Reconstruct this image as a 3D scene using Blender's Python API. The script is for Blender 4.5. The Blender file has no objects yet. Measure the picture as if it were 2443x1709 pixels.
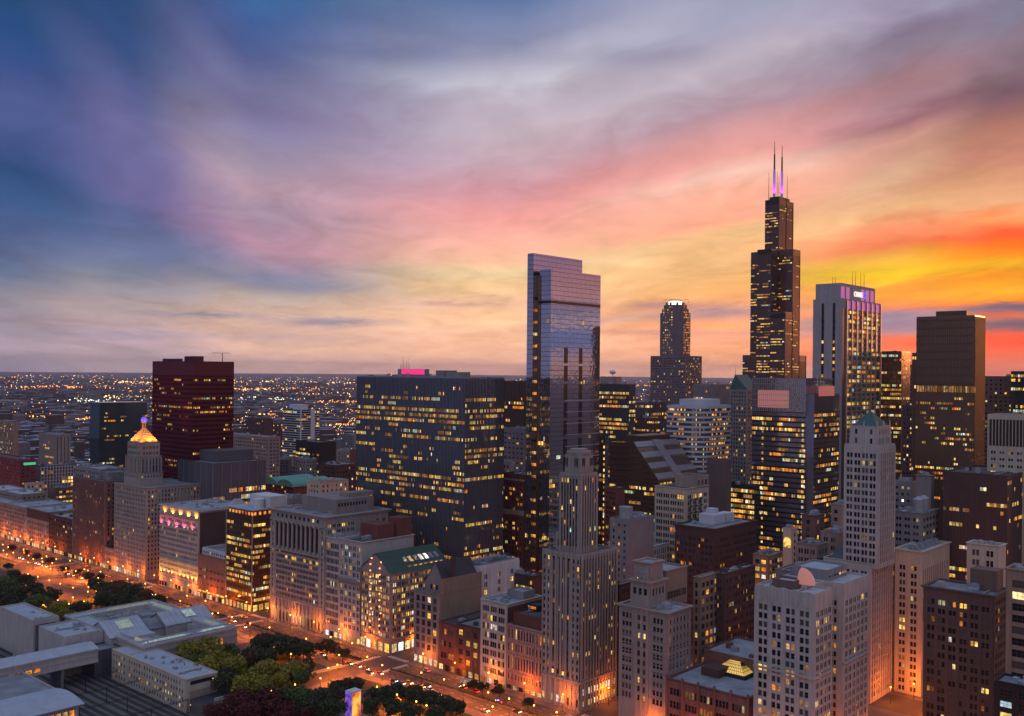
import bpy, math, random
from mathutils import Vector
SC = bpy.context.scene; COL = SC.collection
RNG = random.Random(7)
# ------------------------------------------------------------------ camera
F = 2340.; HOR = 889.; CX, CY, H = 679., 336., 178.5; TH = math.radians(222); ROLL = .0093
FW = (math.cos(TH), math.sin(TH)); RT = (FW[1], -FW[0])
cam = bpy.data.cameras.new('camera'); camo = bpy.data.objects.new('camera', cam); COL.objects.link(camo)
SC.camera = camo; camo.location = (CX, CY, H)
cam.sensor_width = 36; cam.lens = 36*F/2443; cam.clip_start = 1; cam.clip_end = 600000
cam.shift_y = (HOR-854.5)/2443
camo.rotation_mode = 'XYZ'
from mathutils import Matrix
_r = Vector((RT[0], RT[1], 0)); _u = Vector((0, 0, 1)); _f = Vector((FW[0], FW[1], 0))
_c, _s = math.cos(ROLL), math.sin(ROLL)
_r2 = _r*_c - _u*_s*-1; _r2 = _r*_c + _u*_s; _u2 = _u*_c - _r*_s
camo.matrix_world = Matrix(((_r2.x, _u2.x, -_f.x, CX), (_r2.y, _u2.y, -_f.y, CY), (_r2.z, _u2.z, -_f.z, H), (0, 0, 0, 1)))
SC.view_settings.view_transform = 'Standard'; SC.view_settings.look = 'None'
SC.view_settings.exposure = 0; SC.view_settings.gamma = 1
SC.cycles.use_denoising = True; SC.cycles.max_bounces = 5; SC.cycles.diffuse_bounces = 2; SC.cycles.glossy_bounces = 3
SC.cycles.sample_clamp_indirect = 4; SC.cycles.sample_clamp_direct = 0
SC.cycles.caustics_reflective = False; SC.cycles.caustics_refractive = False; SC.cycles.volume_bounces = 0
# a photograph point (source pixels) as a ray from the surveyed camera station, met with a known plane
def ab(u, v):
    du, dv = u-1221.5, v-HOR
    return (du+ROLL*dv)/F, -(dv-ROLL*du)/F
def onX(u, v, X):
    a, b = ab(u, v); d = (FW[0]+a*RT[0], FW[1]+a*RT[1]); t = (X-CX)/d[0]; return X, CY+t*d[1], H+t*b
def onY(u, v, Y):
    a, b = ab(u, v); d = (FW[0]+a*RT[0], FW[1]+a*RT[1]); t = (Y-CY)/d[1]; return CX+t*d[0], Y, H+t*b
def onZ(u, v, Z):
    a, b = ab(u, v); d = (FW[0]+a*RT[0], FW[1]+a*RT[1]); t = (Z-H)/b; return CX+t*d[0], CY+t*d[1], Z
def atD(u, v, t):
    a, b = ab(u, v); d = (FW[0]+a*RT[0], FW[1]+a*RT[1]); return CX+t*d[0], CY+t*d[1], H+t*b
def depth(x, y): return (x-CX)*FW[0]+(y-CY)*FW[1]
def pbox(X, ul, uc, ur, v, lx=None, ly=None, d=None):
    """plan box whose visible north-east corner edge tops out at (uc, v)"""
    if d: X = atD(uc, v, d)[0]
    _, yn, z = onX(uc, v, X)
    ys = onX(ul, v, X)[1] if ly is None else yn-ly
    xw = onY(ur, v, yn)[0] if lx is None else X-lx
    return xw, X, ys, yn, z
# ------------------------------------------------------------------ world
def lin(c): return tuple((x/255/12.92 if x <= 10 else ((x/255+.055)/1.055)**2.4) for x in c)
W = bpy.data.worlds.new('World'); SC.world = W; W.use_nodes = True
NT = W.node_tree; NT.nodes.clear()
def N(nt, t, **k):
    n = nt.nodes.new(t)
    for a, b in k.items(): setattr(n, a, b)
    return n
def mth(nt, op, a, b=None, c=None, clamp=False):
    n = N(nt, 'ShaderNodeMath', operation=op, use_clamp=clamp)
    for i, x in enumerate((a, b, c)):
        if x is None: continue
        if isinstance(x, (int, float)): n.inputs[i].default_value = x
        else: nt.links.new(x, n.inputs[i])
    return n.outputs[0]
def mixc(nt, f, a, b, mode='MIX'):
    n = N(nt, 'ShaderNodeMix', data_type='RGBA', blend_type=mode)
    n.clamp_factor = True
    for i, x in ((0, f), (6, a), (7, b)):
        if isinstance(x, (int, float)): n.inputs[i].default_value = x
        elif isinstance(x, tuple): n.inputs[i].default_value = (x+(1,))[:4]
        else: nt.links.new(x, n.inputs[i])
    return n.outputs[2]
def ramp(nt, fac, stops, interp='LINEAR'):
    n = N(nt, 'ShaderNodeValToRGB'); cr = n.color_ramp; cr.interpolation = interp
    while len(cr.elements) > 1: cr.elements.remove(cr.elements[-1])
    stops = sorted(stops); cr.elements[0].position = stops[0][0]; cr.elements[0].color = tuple(stops[0][1])+(1,)
    for p, c in stops[1:]:
        e = cr.elements.new(min(max(p, 0), 1)); e.color = tuple(c)+(1,)
    nt.links.new(fac, n.inputs[0]); return n.outputs[0]
SKY = {  # u: (fan, [(v, rgb)])
 2410: (.60, [(0,(124,120,142)),(60,(140,122,138)),(150,(136,112,122)),(220,(124,92,104)),(260,(150,104,110)),(332,(196,132,112)),(400,(216,144,122)),(440,(226,160,120)),(490,(246,180,130)),(520,(255,150,90)),(558,(255,90,40)),(580,(255,110,10)),(610,(255,140,10)),(640,(255,190,20)),(665,(255,150,10)),(698,(255,180,30)),(726,(255,130,10)),(738,(130,110,120)),(757,(240,110,50)),(778,(120,100,104)),(800,(250,90,30)),(825,(255,76,16)),(860,(255,110,40)),(905,(255,120,50))]),
 2150: (.66, [(0,(148,140,164)),(60,(132,118,140)),(120,(150,132,150)),(190,(168,124,130)),(230,(176,134,144)),(280,(160,110,118)),(330,(220,160,144)),(400,(228,172,146)),(440,(236,188,150)),(480,(240,180,140)),(520,(255,196,140)),(560,(255,146,100)),(600,(255,136,86)),(630,(255,190,60)),(665,(255,208,20)),(690,(255,164,50)),(730,(255,156,50)),(745,(240,130,70)),(760,(168,140,150)),(790,(160,130,140)),(812,(255,120,60)),(860,(255,110,50)),(905,(255,130,70))]),
 1720: (.76, [(0,(152,152,176)),(60,(164,158,180)),(130,(188,176,188)),(190,(180,164,176)),(250,(180,146,158)),(310,(222,160,160)),(370,(246,170,160)),(405,(255,204,184)),(450,(255,180,152)),(520,(255,172,140)),(560,(255,200,140)),(640,(255,196,130)),(700,(255,186,110)),(730,(244,166,110)),(750,(196,146,134)),(775,(255,164,100)),(800,(240,160,120)),(840,(255,170,112)),(902,(255,178,124))]),
 1220: (1., [(0,(94,116,160)),(60,(122,134,170)),(110,(136,140,170)),(165,(182,178,198)),(210,(200,196,208)),(260,(190,176,190)),(330,(196,176,186)),(400,(200,164,174)),(470,(224,158,166)),(520,(252,168,160)),(580,(255,182,158)),(630,(255,196,156)),(660,(255,220,168)),(700,(255,208,150)),(735,(242,190,150)),(760,(252,194,146)),(800,(246,188,148)),(840,(252,188,146)),(897,(254,182,138))]),
 630: (.96, [(0,(58,106,158)),(80,(66,98,156)),(170,(84,98,150)),(250,(122,122,164)),(290,(124,118,160)),(350,(146,138,172)),(420,(168,150,172)),(470,(192,160,176)),(530,(176,150,172)),(600,(188,142,160)),(650,(150,136,156)),(690,(144,140,152)),(720,(184,164,152)),(780,(214,174,150)),(810,(206,166,150)),(840,(230,182,152)),(891,(228,178,156))]),
 300: (.64, [(0,(42,80,132)),(130,(56,84,138)),(220,(90,100,152)),(300,(110,108,156)),(400,(108,104,152)),(470,(110,104,150)),(520,(92,104,148)),(600,(105,115,152)),(660,(125,130,150)),(700,(150,144,150)),(760,(178,154,152)),(810,(176,150,156)),(888,(192,166,160))]),
 30: (.5, [(0,(36,76,124)),(60,(38,74,128)),(130,(54,78,134)),(220,(78,92,146)),(330,(70,88,142)),(400,(48,80,130)),(470,(56,90,138)),(560,(78,98,146)),(620,(88,104,140)),(660,(96,110,140)),(700,(132,132,144)),(760,(152,138,148)),(790,(150,140,146)),(830,(170,148,156)),(886,(160,142,154))]),
}
def back(hz, mid, top): return [(0, hz), (.12, hz), (.5, mid), (1., top)]
BACKS = [(-180, 1, back((.66,.50,.56), (.52,.48,.62), (.44,.48,.68))),  # unseen sky: east made brighter, north darker, to shape the facade light
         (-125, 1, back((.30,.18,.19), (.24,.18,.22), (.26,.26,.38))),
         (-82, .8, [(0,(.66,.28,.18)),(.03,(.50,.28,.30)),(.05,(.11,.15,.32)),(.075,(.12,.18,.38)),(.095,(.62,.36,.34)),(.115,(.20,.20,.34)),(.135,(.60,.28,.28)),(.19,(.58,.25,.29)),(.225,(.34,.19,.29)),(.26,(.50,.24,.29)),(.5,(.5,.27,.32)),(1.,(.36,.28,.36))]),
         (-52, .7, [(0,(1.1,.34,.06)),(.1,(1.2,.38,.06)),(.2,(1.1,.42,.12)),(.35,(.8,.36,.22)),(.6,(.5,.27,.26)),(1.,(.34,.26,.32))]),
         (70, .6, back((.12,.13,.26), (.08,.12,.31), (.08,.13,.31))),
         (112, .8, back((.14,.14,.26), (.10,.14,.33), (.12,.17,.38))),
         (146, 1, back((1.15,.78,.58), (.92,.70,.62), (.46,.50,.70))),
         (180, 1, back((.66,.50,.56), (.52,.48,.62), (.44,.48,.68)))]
tc = N(NT, 'ShaderNodeTexCoord'); sep = N(NT, 'ShaderNodeSeparateXYZ'); NT.links.new(tc.outputs['Generated'], sep.inputs[0])
X_, Y_, Z_ = sep.outputs
fx = mth(NT, 'ADD', mth(NT, 'MULTIPLY', X_, FW[0]), mth(NT, 'MULTIPLY', Y_, FW[1]))
lf = mth(NT, 'ADD', mth(NT, 'MULTIPLY', X_, -RT[0]), mth(NT, 'MULTIPLY', Y_, -RT[1]))
phi0 = mth(NT, 'MULTIPLY', mth(NT, 'ARCTAN2', lf, fx), 57.29578)
hyp = mth(NT, 'SQRT', mth(NT, 'ADD', mth(NT, 'MULTIPLY', fx, fx), mth(NT, 'MULTIPLY', lf, lf)))
tel0 = mth(NT, 'DIVIDE', Z_, mth(NT, 'MAXIMUM', hyp, .001))
# cloud layer coordinates: a flat deck overhead, streaks running towards azimuth 236
den = mth(NT, 'ADD', mth(NT, 'MAXIMUM', Z_, 0), .09)
sa = math.radians(10)
pf = mth(NT, 'DIVIDE', fx, den); pl_ = mth(NT, 'DIVIDE', lf, den)
al = mth(NT, 'ADD', mth(NT, 'MULTIPLY', pf, math.cos(sa)), mth(NT, 'MULTIPLY', pl_, math.sin(sa)))
ac = mth(NT, 'SUBTRACT', mth(NT, 'MULTIPLY', pl_, math.cos(sa)), mth(NT, 'MULTIPLY', pf, math.sin(sa)))
def cloudnoise(ka, kc, detail, rough, seed, dist=0.):
    cb = N(NT, 'ShaderNodeCombineXYZ'); NT.links.new(mth(NT, 'MULTIPLY', al, ka), cb.inputs[0]); NT.links.new(mth(NT, 'MULTIPLY', ac, kc), cb.inputs[1]); cb.inputs[2].default_value = seed
    nn = N(NT, 'ShaderNodeTexNoise'); nn.inputs['Scale'].default_value = 1; nn.inputs['Detail'].default_value = detail; nn.inputs['Roughness'].default_value = rough
    nn.inputs['Distortion'].default_value = dist
    NT.links.new(cb.outputs[0], nn.inputs['Vector']); return mth(NT, 'SUBTRACT', nn.outputs['Fac'], .5)
n1 = cloudnoise(.24, .8, 3, .45, 3.1, .3); n2 = cloudnoise(.75, 1.25, 5, .52, 9.7, .6); n3 = cloudnoise(1.8, 2.8, 6, .6, 5.3, 1.); n4 = cloudnoise(5., 6., 6, .62, 1.7, 1.2)
tel = mth(NT, 'MULTIPLY', tel0, mth(NT, 'ADD', mth(NT, 'ADD', mth(NT, 'MULTIPLY', n1, .22), mth(NT, 'ADD', mth(NT, 'MULTIPLY', n2, .20), mth(NT, 'MULTIPLY', n3, .10))), 1.))
phi = mth(NT, 'ADD', phi0, mth(NT, 'ADD', mth(NT, 'MULTIPLY', n1, 7.), mth(NT, 'MULTIPLY', n2, 5.)))
cols = []
for u, (c, st) in SKY.items():
    ph = -math.degrees(math.atan((u-1221.5)/F)); hor = HOR+5+ROLL*(u-1221.5)
    cols.append((ph, c, [(max(0, (hor-v))*math.cos(math.radians(ph))*c/1000., lin(rgb)) for v, rgb in st]))
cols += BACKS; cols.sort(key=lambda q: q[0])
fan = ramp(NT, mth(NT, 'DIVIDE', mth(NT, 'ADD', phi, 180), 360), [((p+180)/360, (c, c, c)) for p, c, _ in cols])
pos = mth(NT, 'MULTIPLY', mth(NT, 'MULTIPLY', tel, fan), 2.34)
cur = None
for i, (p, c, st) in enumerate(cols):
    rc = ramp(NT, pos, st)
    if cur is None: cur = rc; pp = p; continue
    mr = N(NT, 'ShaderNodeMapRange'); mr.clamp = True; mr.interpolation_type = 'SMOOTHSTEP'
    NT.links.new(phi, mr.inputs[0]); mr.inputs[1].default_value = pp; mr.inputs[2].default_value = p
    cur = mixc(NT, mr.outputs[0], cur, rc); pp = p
def gauss(u, v, hw, hh):
    ph = -math.degrees(math.atan((u-1221.5)/F)); te = (HOR+5+ROLL*(u-1221.5)-v)/F*math.cos(math.radians(ph))
    a = mth(NT, 'MULTIPLY', mth(NT, 'SUBTRACT', phi0, ph), F/57.3/hw); b = mth(NT, 'MULTIPLY', mth(NT, 'SUBTRACT', mth(NT, 'ADD', tel0, mth(NT, 'MULTIPLY', n4, .012)), te), F/hh)
    e = mth(NT, 'ADD', mth(NT, 'MULTIPLY', a, a), mth(NT, 'MULTIPLY', b, b)); return mth(NT, 'POWER', 2.718, mth(NT, 'MULTIPLY', e, -1.))
for u, v, hw, hh, k, rgb in ((480, 757, 110, 7, .75, (128, 126, 150)), (790, 774, 130, 10, .8, (130, 124, 146)), (1080, 731, 110, 5, .5, (190, 140, 140)), (330, 805, 300, 6, .4, (140, 132, 152)), (1580, 732, 90, 11, .7, (170, 128, 140)), (1700, 748, 100, 12, .7, (170, 130, 140)), (1600, 799, 200, 6, .5, (190, 134, 130)), (2130, 772, 90, 26, .8, (150, 122, 140)), (2420, 738, 90, 9, .85, (110, 96, 116)), (2420, 780, 110, 14, .8, (112, 94, 104)), (740, 690, 120, 12, .5, (120, 126, 152)), (640, 668, 130, 14, .5, (116, 124, 154)), (1500, 140, 240, 26, .35, (120, 120, 150)), (900, 130, 260, 30, .4, (72, 92, 146))):
    cur = mixc(NT, mth(NT, 'MULTIPLY', gauss(u, v, hw, hh), k), cur, lin(rgb))
glw = N(NT, 'ShaderNodeMapRange'); glw.clamp = True; NT.links.new(tel0, glw.inputs[0]); glw.inputs[1].default_value = 0; glw.inputs[2].default_value = .10; glw.inputs[3].default_value = 1.5; glw.inputs[4].default_value = 1.
zen = N(NT, 'ShaderNodeMapRange'); zen.clamp = True; zen.interpolation_type = 'SMOOTHSTEP'
NT.links.new(tel0, zen.inputs[0]); zen.inputs[1].default_value = .42; zen.inputs[2].default_value = 1.3
cur = mixc(NT, zen.outputs[0], cur, (.40, .48, .70))
shade = mth(NT, 'ADD', mth(NT, 'ADD', mth(NT, 'MULTIPLY', n2, .75), mth(NT, 'ADD', mth(NT, 'MULTIPLY', n3, .62), mth(NT, 'MULTIPLY', n4, .2))), 1.02)
cmb = N(NT, 'ShaderNodeVectorMath', operation='SCALE'); NT.links.new(cur, cmb.inputs[0]); NT.links.new(mth(NT, 'MULTIPLY', shade, glw.outputs[0]), cmb.inputs['Scale'])
below = mth(NT, 'LESS_THAN', Z_, -.012)
fin = mixc(NT, below, cmb.outputs[0], (.05, .045, .06))
bg = N(NT, 'ShaderNodeBackground'); NT.links.new(fin, bg.inputs[0]); bg.inputs[1].default_value = 1.
wo = N(NT, 'ShaderNodeOutputWorld'); NT.links.new(bg.outputs[0], wo.inputs[0])
W.cycles.sampling_method = 'MANUAL'; W.cycles.sample_map_resolution = 512
# last afterglow of a sun just on the horizon, off to the west
sl = bpy.data.lights.new('sun', 'SUN'); sl.energy = .75; sl.angle = math.radians(9); sl.color = (1, .33, .09)
so = bpy.data.objects.new('sun', sl); COL.objects.link(so)
sd = Vector((math.cos(math.radians(164)), math.sin(math.radians(164)), math.tan(math.radians(3))))
so.rotation_euler = sd.to_track_quat('Z', 'Y').to_euler()
# ------------------------------------------------------------------ materials
MATS = {}
def pmat(name, col, rough=.8, metal=0., emit=None, es=0., var=.25, vscale=.08, spec=.4, streak=0., sample=False):
    if name in MATS: return MATS[name]
    m = bpy.data.materials.new(name); m.use_nodes = True; nt = m.node_tree; b = nt.nodes['Principled BSDF']
    b.inputs['Roughness'].default_value = rough; b.inputs['Metallic'].default_value = metal
    b.inputs['Specular IOR Level'].default_value = spec
    b.inputs['Base Color'].default_value = tuple(col)+(1,)
    g = N(nt, 'ShaderNodeNewGeometry')
    if var:
        t = N(nt, 'ShaderNodeTexNoise'); t.inputs['Scale'].default_value = vscale; t.inputs['Detail'].default_value = 5; t.inputs['Roughness'].default_value = .6
        nt.links.new(g.outputs['Position'], t.inputs['Vector'])
        f = t.outputs['Fac']
        if streak:
            mp = N(nt, 'ShaderNodeMapping'); mp.inputs['Scale'].default_value = (1.1, 1.1, .05); nt.links.new(g.outputs['Position'], mp.inputs[0])
            t2 = N(nt, 'ShaderNodeTexNoise'); t2.inputs['Scale'].default_value = 1; t2.inputs['Detail'].default_value = 3; nt.links.new(mp.outputs[0], t2.inputs['Vector'])
            f = mth(nt, 'ADD', mth(nt, 'MULTIPLY', f, 1-streak), mth(nt, 'MULTIPLY', t2.outputs['Fac'], streak))
        k = mth(nt, 'ADD', mth(nt, 'MULTIPLY', mth(nt, 'SUBTRACT', f, .5), var*4), 1.)
        vm = N(nt, 'ShaderNodeVectorMath', operation='SCALE'); vm.inputs[0].default_value = tuple(col); nt.links.new(mth(nt, 'MAXIMUM', k, .2), vm.inputs['Scale'])
        nt.links.new(vm.outputs[0], b.inputs['Base Color'])
    if emit:
        t = N(nt, 'ShaderNodeTexNoise'); t.inputs['Scale'].default_value = .55; t.inputs['Detail'].default_value = 2
        nt.links.new(g.outputs['Position'], t.inputs['Vector'])
        b.inputs['Emission Color'].default_value = tuple(emit)+(1,)
        if not sample and es < 1.2: # rooms differ in brightness and lamp colour
            oi = N(nt, 'ShaderNodeObjectInfo'); r1 = mth(nt, 'FRACT', mth(nt, 'ADD', g.outputs['Random Per Island'], oi.outputs['Random'])); r2 = mth(nt, 'FRACT', mth(nt, 'MULTIPLY', r1, 7.31))
            e_ = emit; nt.links.new(ramp(nt, r2, [(0, (e_[0], e_[1]*.72, e_[2]*.5)), (.45, e_), (.8, (e_[0], e_[1]*1.12, e_[2]*2.2)), (1, (e_[0]*.92, e_[1]*1.25, min(1, e_[2]*3.6)))]), b.inputs['Emission Color'])
            es = mth(nt, 'MULTIPLY', mth(nt, 'ADD', mth(nt, 'MULTIPLY', r1, 1.15), .42), es)
        nt.links.new(mth(nt, 'MULTIPLY', mth(nt, 'ADD', mth(nt, 'MULTIPLY', mth(nt, 'SUBTRACT', t.outputs['Fac'], .5), 3.6 if not sample else 0.), 1., clamp=False), es), b.inputs['Emission Strength'])
        m.cycles.emission_sampling = 'AUTO' if sample else 'NONE'
    MATS[name] = m; return m
def wallm(name, col, var=.32): return pmat(name, col, .85, var=var, vscale=.07, streak=.55)
GD = pmat('window_glass', (.014, .015, .018), .15, 0, var=0, spec=.14)
BL = pmat('window_blind', (.07, .065, .062), .35, var=0)
L1 = pmat('lit_bright', (.1, .08, .04), .4, emit=(1, .56, .09), es=.95, var=0)
L2 = pmat('lit_dim', (.1, .07, .03), .4, emit=(1, .42, .06), es=.42, var=0)
L3 = pmat('lit_white', (.2, .18, .14), .4, emit=(1, .76, .32), es=.85, var=0)
L5 = pmat('lit_faint', (.1, .07, .03), .4, emit=(1, .46, .08), es=.17, var=0)
L6 = pmat('lit_yellow', (.1, .08, .03), .4, emit=(1, .66, .10), es=.62, var=0)
L4 = pmat('lit_orange', (.1, .05, .02), .4, emit=(1, .3, .03), es=.7, var=0)
L7 = pmat('lit_cool', (.1, .1, .08), .4, emit=(.8, 1, .62), es=.5, var=0)
WM = [GD, BL, L1, L2, L3, L4, L5, L6, L7]
FRM = pmat('window_frame', (.10, .09, .085), .6, var=0)
ROOF = {'pale': pmat('roof_pale', (.27, .31, .36), .8, var=.42, vscale=.12), 'grey': pmat('roof_grey', (.2, .22, .25), .85, var=.42, vscale=.1),
        'dark': pmat('roof_dark', (.07, .075, .085), .85, var=.25, vscale=.1), 'green': pmat('roof_green', (.035, .075, .06), .7, var=.2),
        'white': pmat('roof_white', (.34, .39, .45), .75, var=.15, vscale=.15)}
STEEL = pmat('unit_metal', (.3, .32, .35), .5, .2, var=.2, vscale=.4); DKM = pmat('dark_metal', (.03, .03, .035), .5, .3, var=0)
# ------------------------------------------------------------------ mesh builder and scene graph
class MB:
    def __init__(s): s.v = []; s.f = []; s.m = []
    def quad(s, a, b, c, d, m=0):
        i = len(s.v); s.v += [a, b, c, d]; s.f.append((i, i+1, i+2, i+3)); s.m.append(m)
    def tri(s, a, b, c, m=0):
        i = len(s.v); s.v += [a, b, c]; s.f.append((i, i+1, i+2)); s.m.append(m)
    def box(s, x0, x1, y0, y1, z0, z1, m=0, top=None):
        if x0 > x1: x0, x1 = x1, x0
        if y0 > y1: y0, y1 = y1, y0
        s.prism([(x0, y0), (x1, y0), (x1, y1), (x0, y1)], z0, z1, m, top)
    def prism(s, p, z0, z1, m=0, top=None, p1=None, cap=True):
        n = len(p); p1 = p1 or p; i = len(s.v)
        s.v += [(x, y, z0) for x, y in p]+[(x, y, z1) for x, y in p1]
        for k in range(n):
            j = (k+1) % n; s.f.append((i+k, i+j, i+n+j, i+n+k)); s.m.append(m)
        if cap:
            s.f.append(tuple(range(i+n, i+2*n))); s.m.append(m if top is None else top)
            s.f.append(tuple(range(i+n-1, i-1, -1))); s.m.append(m)
    def cyl(s, x, y, z0, z1, r0, r1=None, n=10, m=0, top=None):
        r1 = r0 if r1 is None else r1
        s.prism([(x+r0*math.cos(6.2832*k/n), y+r0*math.sin(6.2832*k/n)) for k in range(n)], z0, z1, m, top,
                [(x+r1*math.cos(6.2832*k/n), y+r1*math.sin(6.2832*k/n)) for k in range(n)])
    def bar(s, a, b, w, m=0):
        a = Vector(a); b = Vector(b); d = (b-a).normalized(); o = Vector((0, 0, 1)) if abs(d.z) < .9 else Vector((1, 0, 0))
        p = d.cross(o).normalized()*w/2; q = d.cross(p).normalized()*w/2
        i = len(s.v)
        for e in (a, b):
            for sx, sy in ((1, 1), (-1, 1), (-1, -1), (1, -1)): s.v.append(tuple(e+p*sx+q*sy))
        for k in range(4): s.f.append((i+k, i+(k+1) % 4, i+4+(k+1) % 4, i+4+k)); s.m.append(m)
        s.f += [(i+3, i+2, i+1, i), (i+4, i+5, i+6, i+7)]; s.m += [m, m]
    def sphere(s, c, r, n=8, m=0, sz=1.):
        i = len(s.v); k = n//2
        for a in range(k+1):
            for b in range(n):
                t = math.pi*a/k; p = 6.2832*b/n; s.v.append((c[0]+r*math.sin(t)*math.cos(p), c[1]+r*math.sin(t)*math.sin(p), c[2]+r*sz*math.cos(t)))
        for a in range(k):
            for b in range(n): s.f.append((i+a*n+b, i+(a+1)*n+b, i+(a+1)*n+(b+1) % n, i+a*n+(b+1) % n)); s.m.append(m)
    def mesh(s, name, mats, off=(0, 0, 0)):
        me = bpy.data.meshes.new(name); ox, oy, oz = off
        me.from_pydata([(x-ox, y-oy, z-oz) for x, y, z in s.v], [], s.f)
        for m in mats: me.materials.append(m)
        if len(mats) > 1: me.polygons.foreach_set('material_index', s.m)
        me.update(); return me
def put(name, me, parent=None, loc=(0, 0, 0), rz=0, **k):
    o = bpy.data.objects.new(name, me); COL.objects.link(o); o.location = loc; o.rotation_euler = (0, 0, rz)
    if parent: o.parent = parent
    for a, b in k.items():
        if b is not None: o[a] = b
    return o
def thing(name, label, cat, loc=(0, 0, 0), rz=0, group=None): return put(name, None, None, loc, rz, label=label, category=cat, group=group)
def struct(name, mb, mats): return put(name, mb.mesh(name, mats), kind='structure')
WCACHE = {}
def wmesh(w, h, cls, nm):
    k = (round(w, 1), round(h, 1), cls, nm)
    if k in WCACHE: return WCACHE[k]
    mb = MB(); w, h = k[0]/2, k[1]/2; f = .07
    mb.quad((w-f, 0, -h+f), (-w+f, 0, -h+f), (-w+f, 0, h-f), (w-f, 0, h-f), 0)
    mb.box(-w, w, -.04, .05, -h, -h+f, 1); mb.box(-w, w, -.04, .05, h-f, h, 1)
    mb.box(-w, -w+f, -.04, .045, -h+f, h-f, 1); mb.box(w-f, w, -.04, .045, -h+f, h-f, 1)
    mb.box(-w+f, w-f, -.02, .04, -.05, .05, 1)
    if w > 1.3:
        for q in (-1, 1): mb.box(q*w/3-.05, q*w/3+.05, -.02, .035, -h+f, h-f, 1)
    me = mb.mesh(nm, [WM[cls], FRM]); WCACHE[k] = me; return me
ROT = {'N': 0, 'E': -math.pi/2, 'W': math.pi/2, 'S': math.pi}
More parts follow.
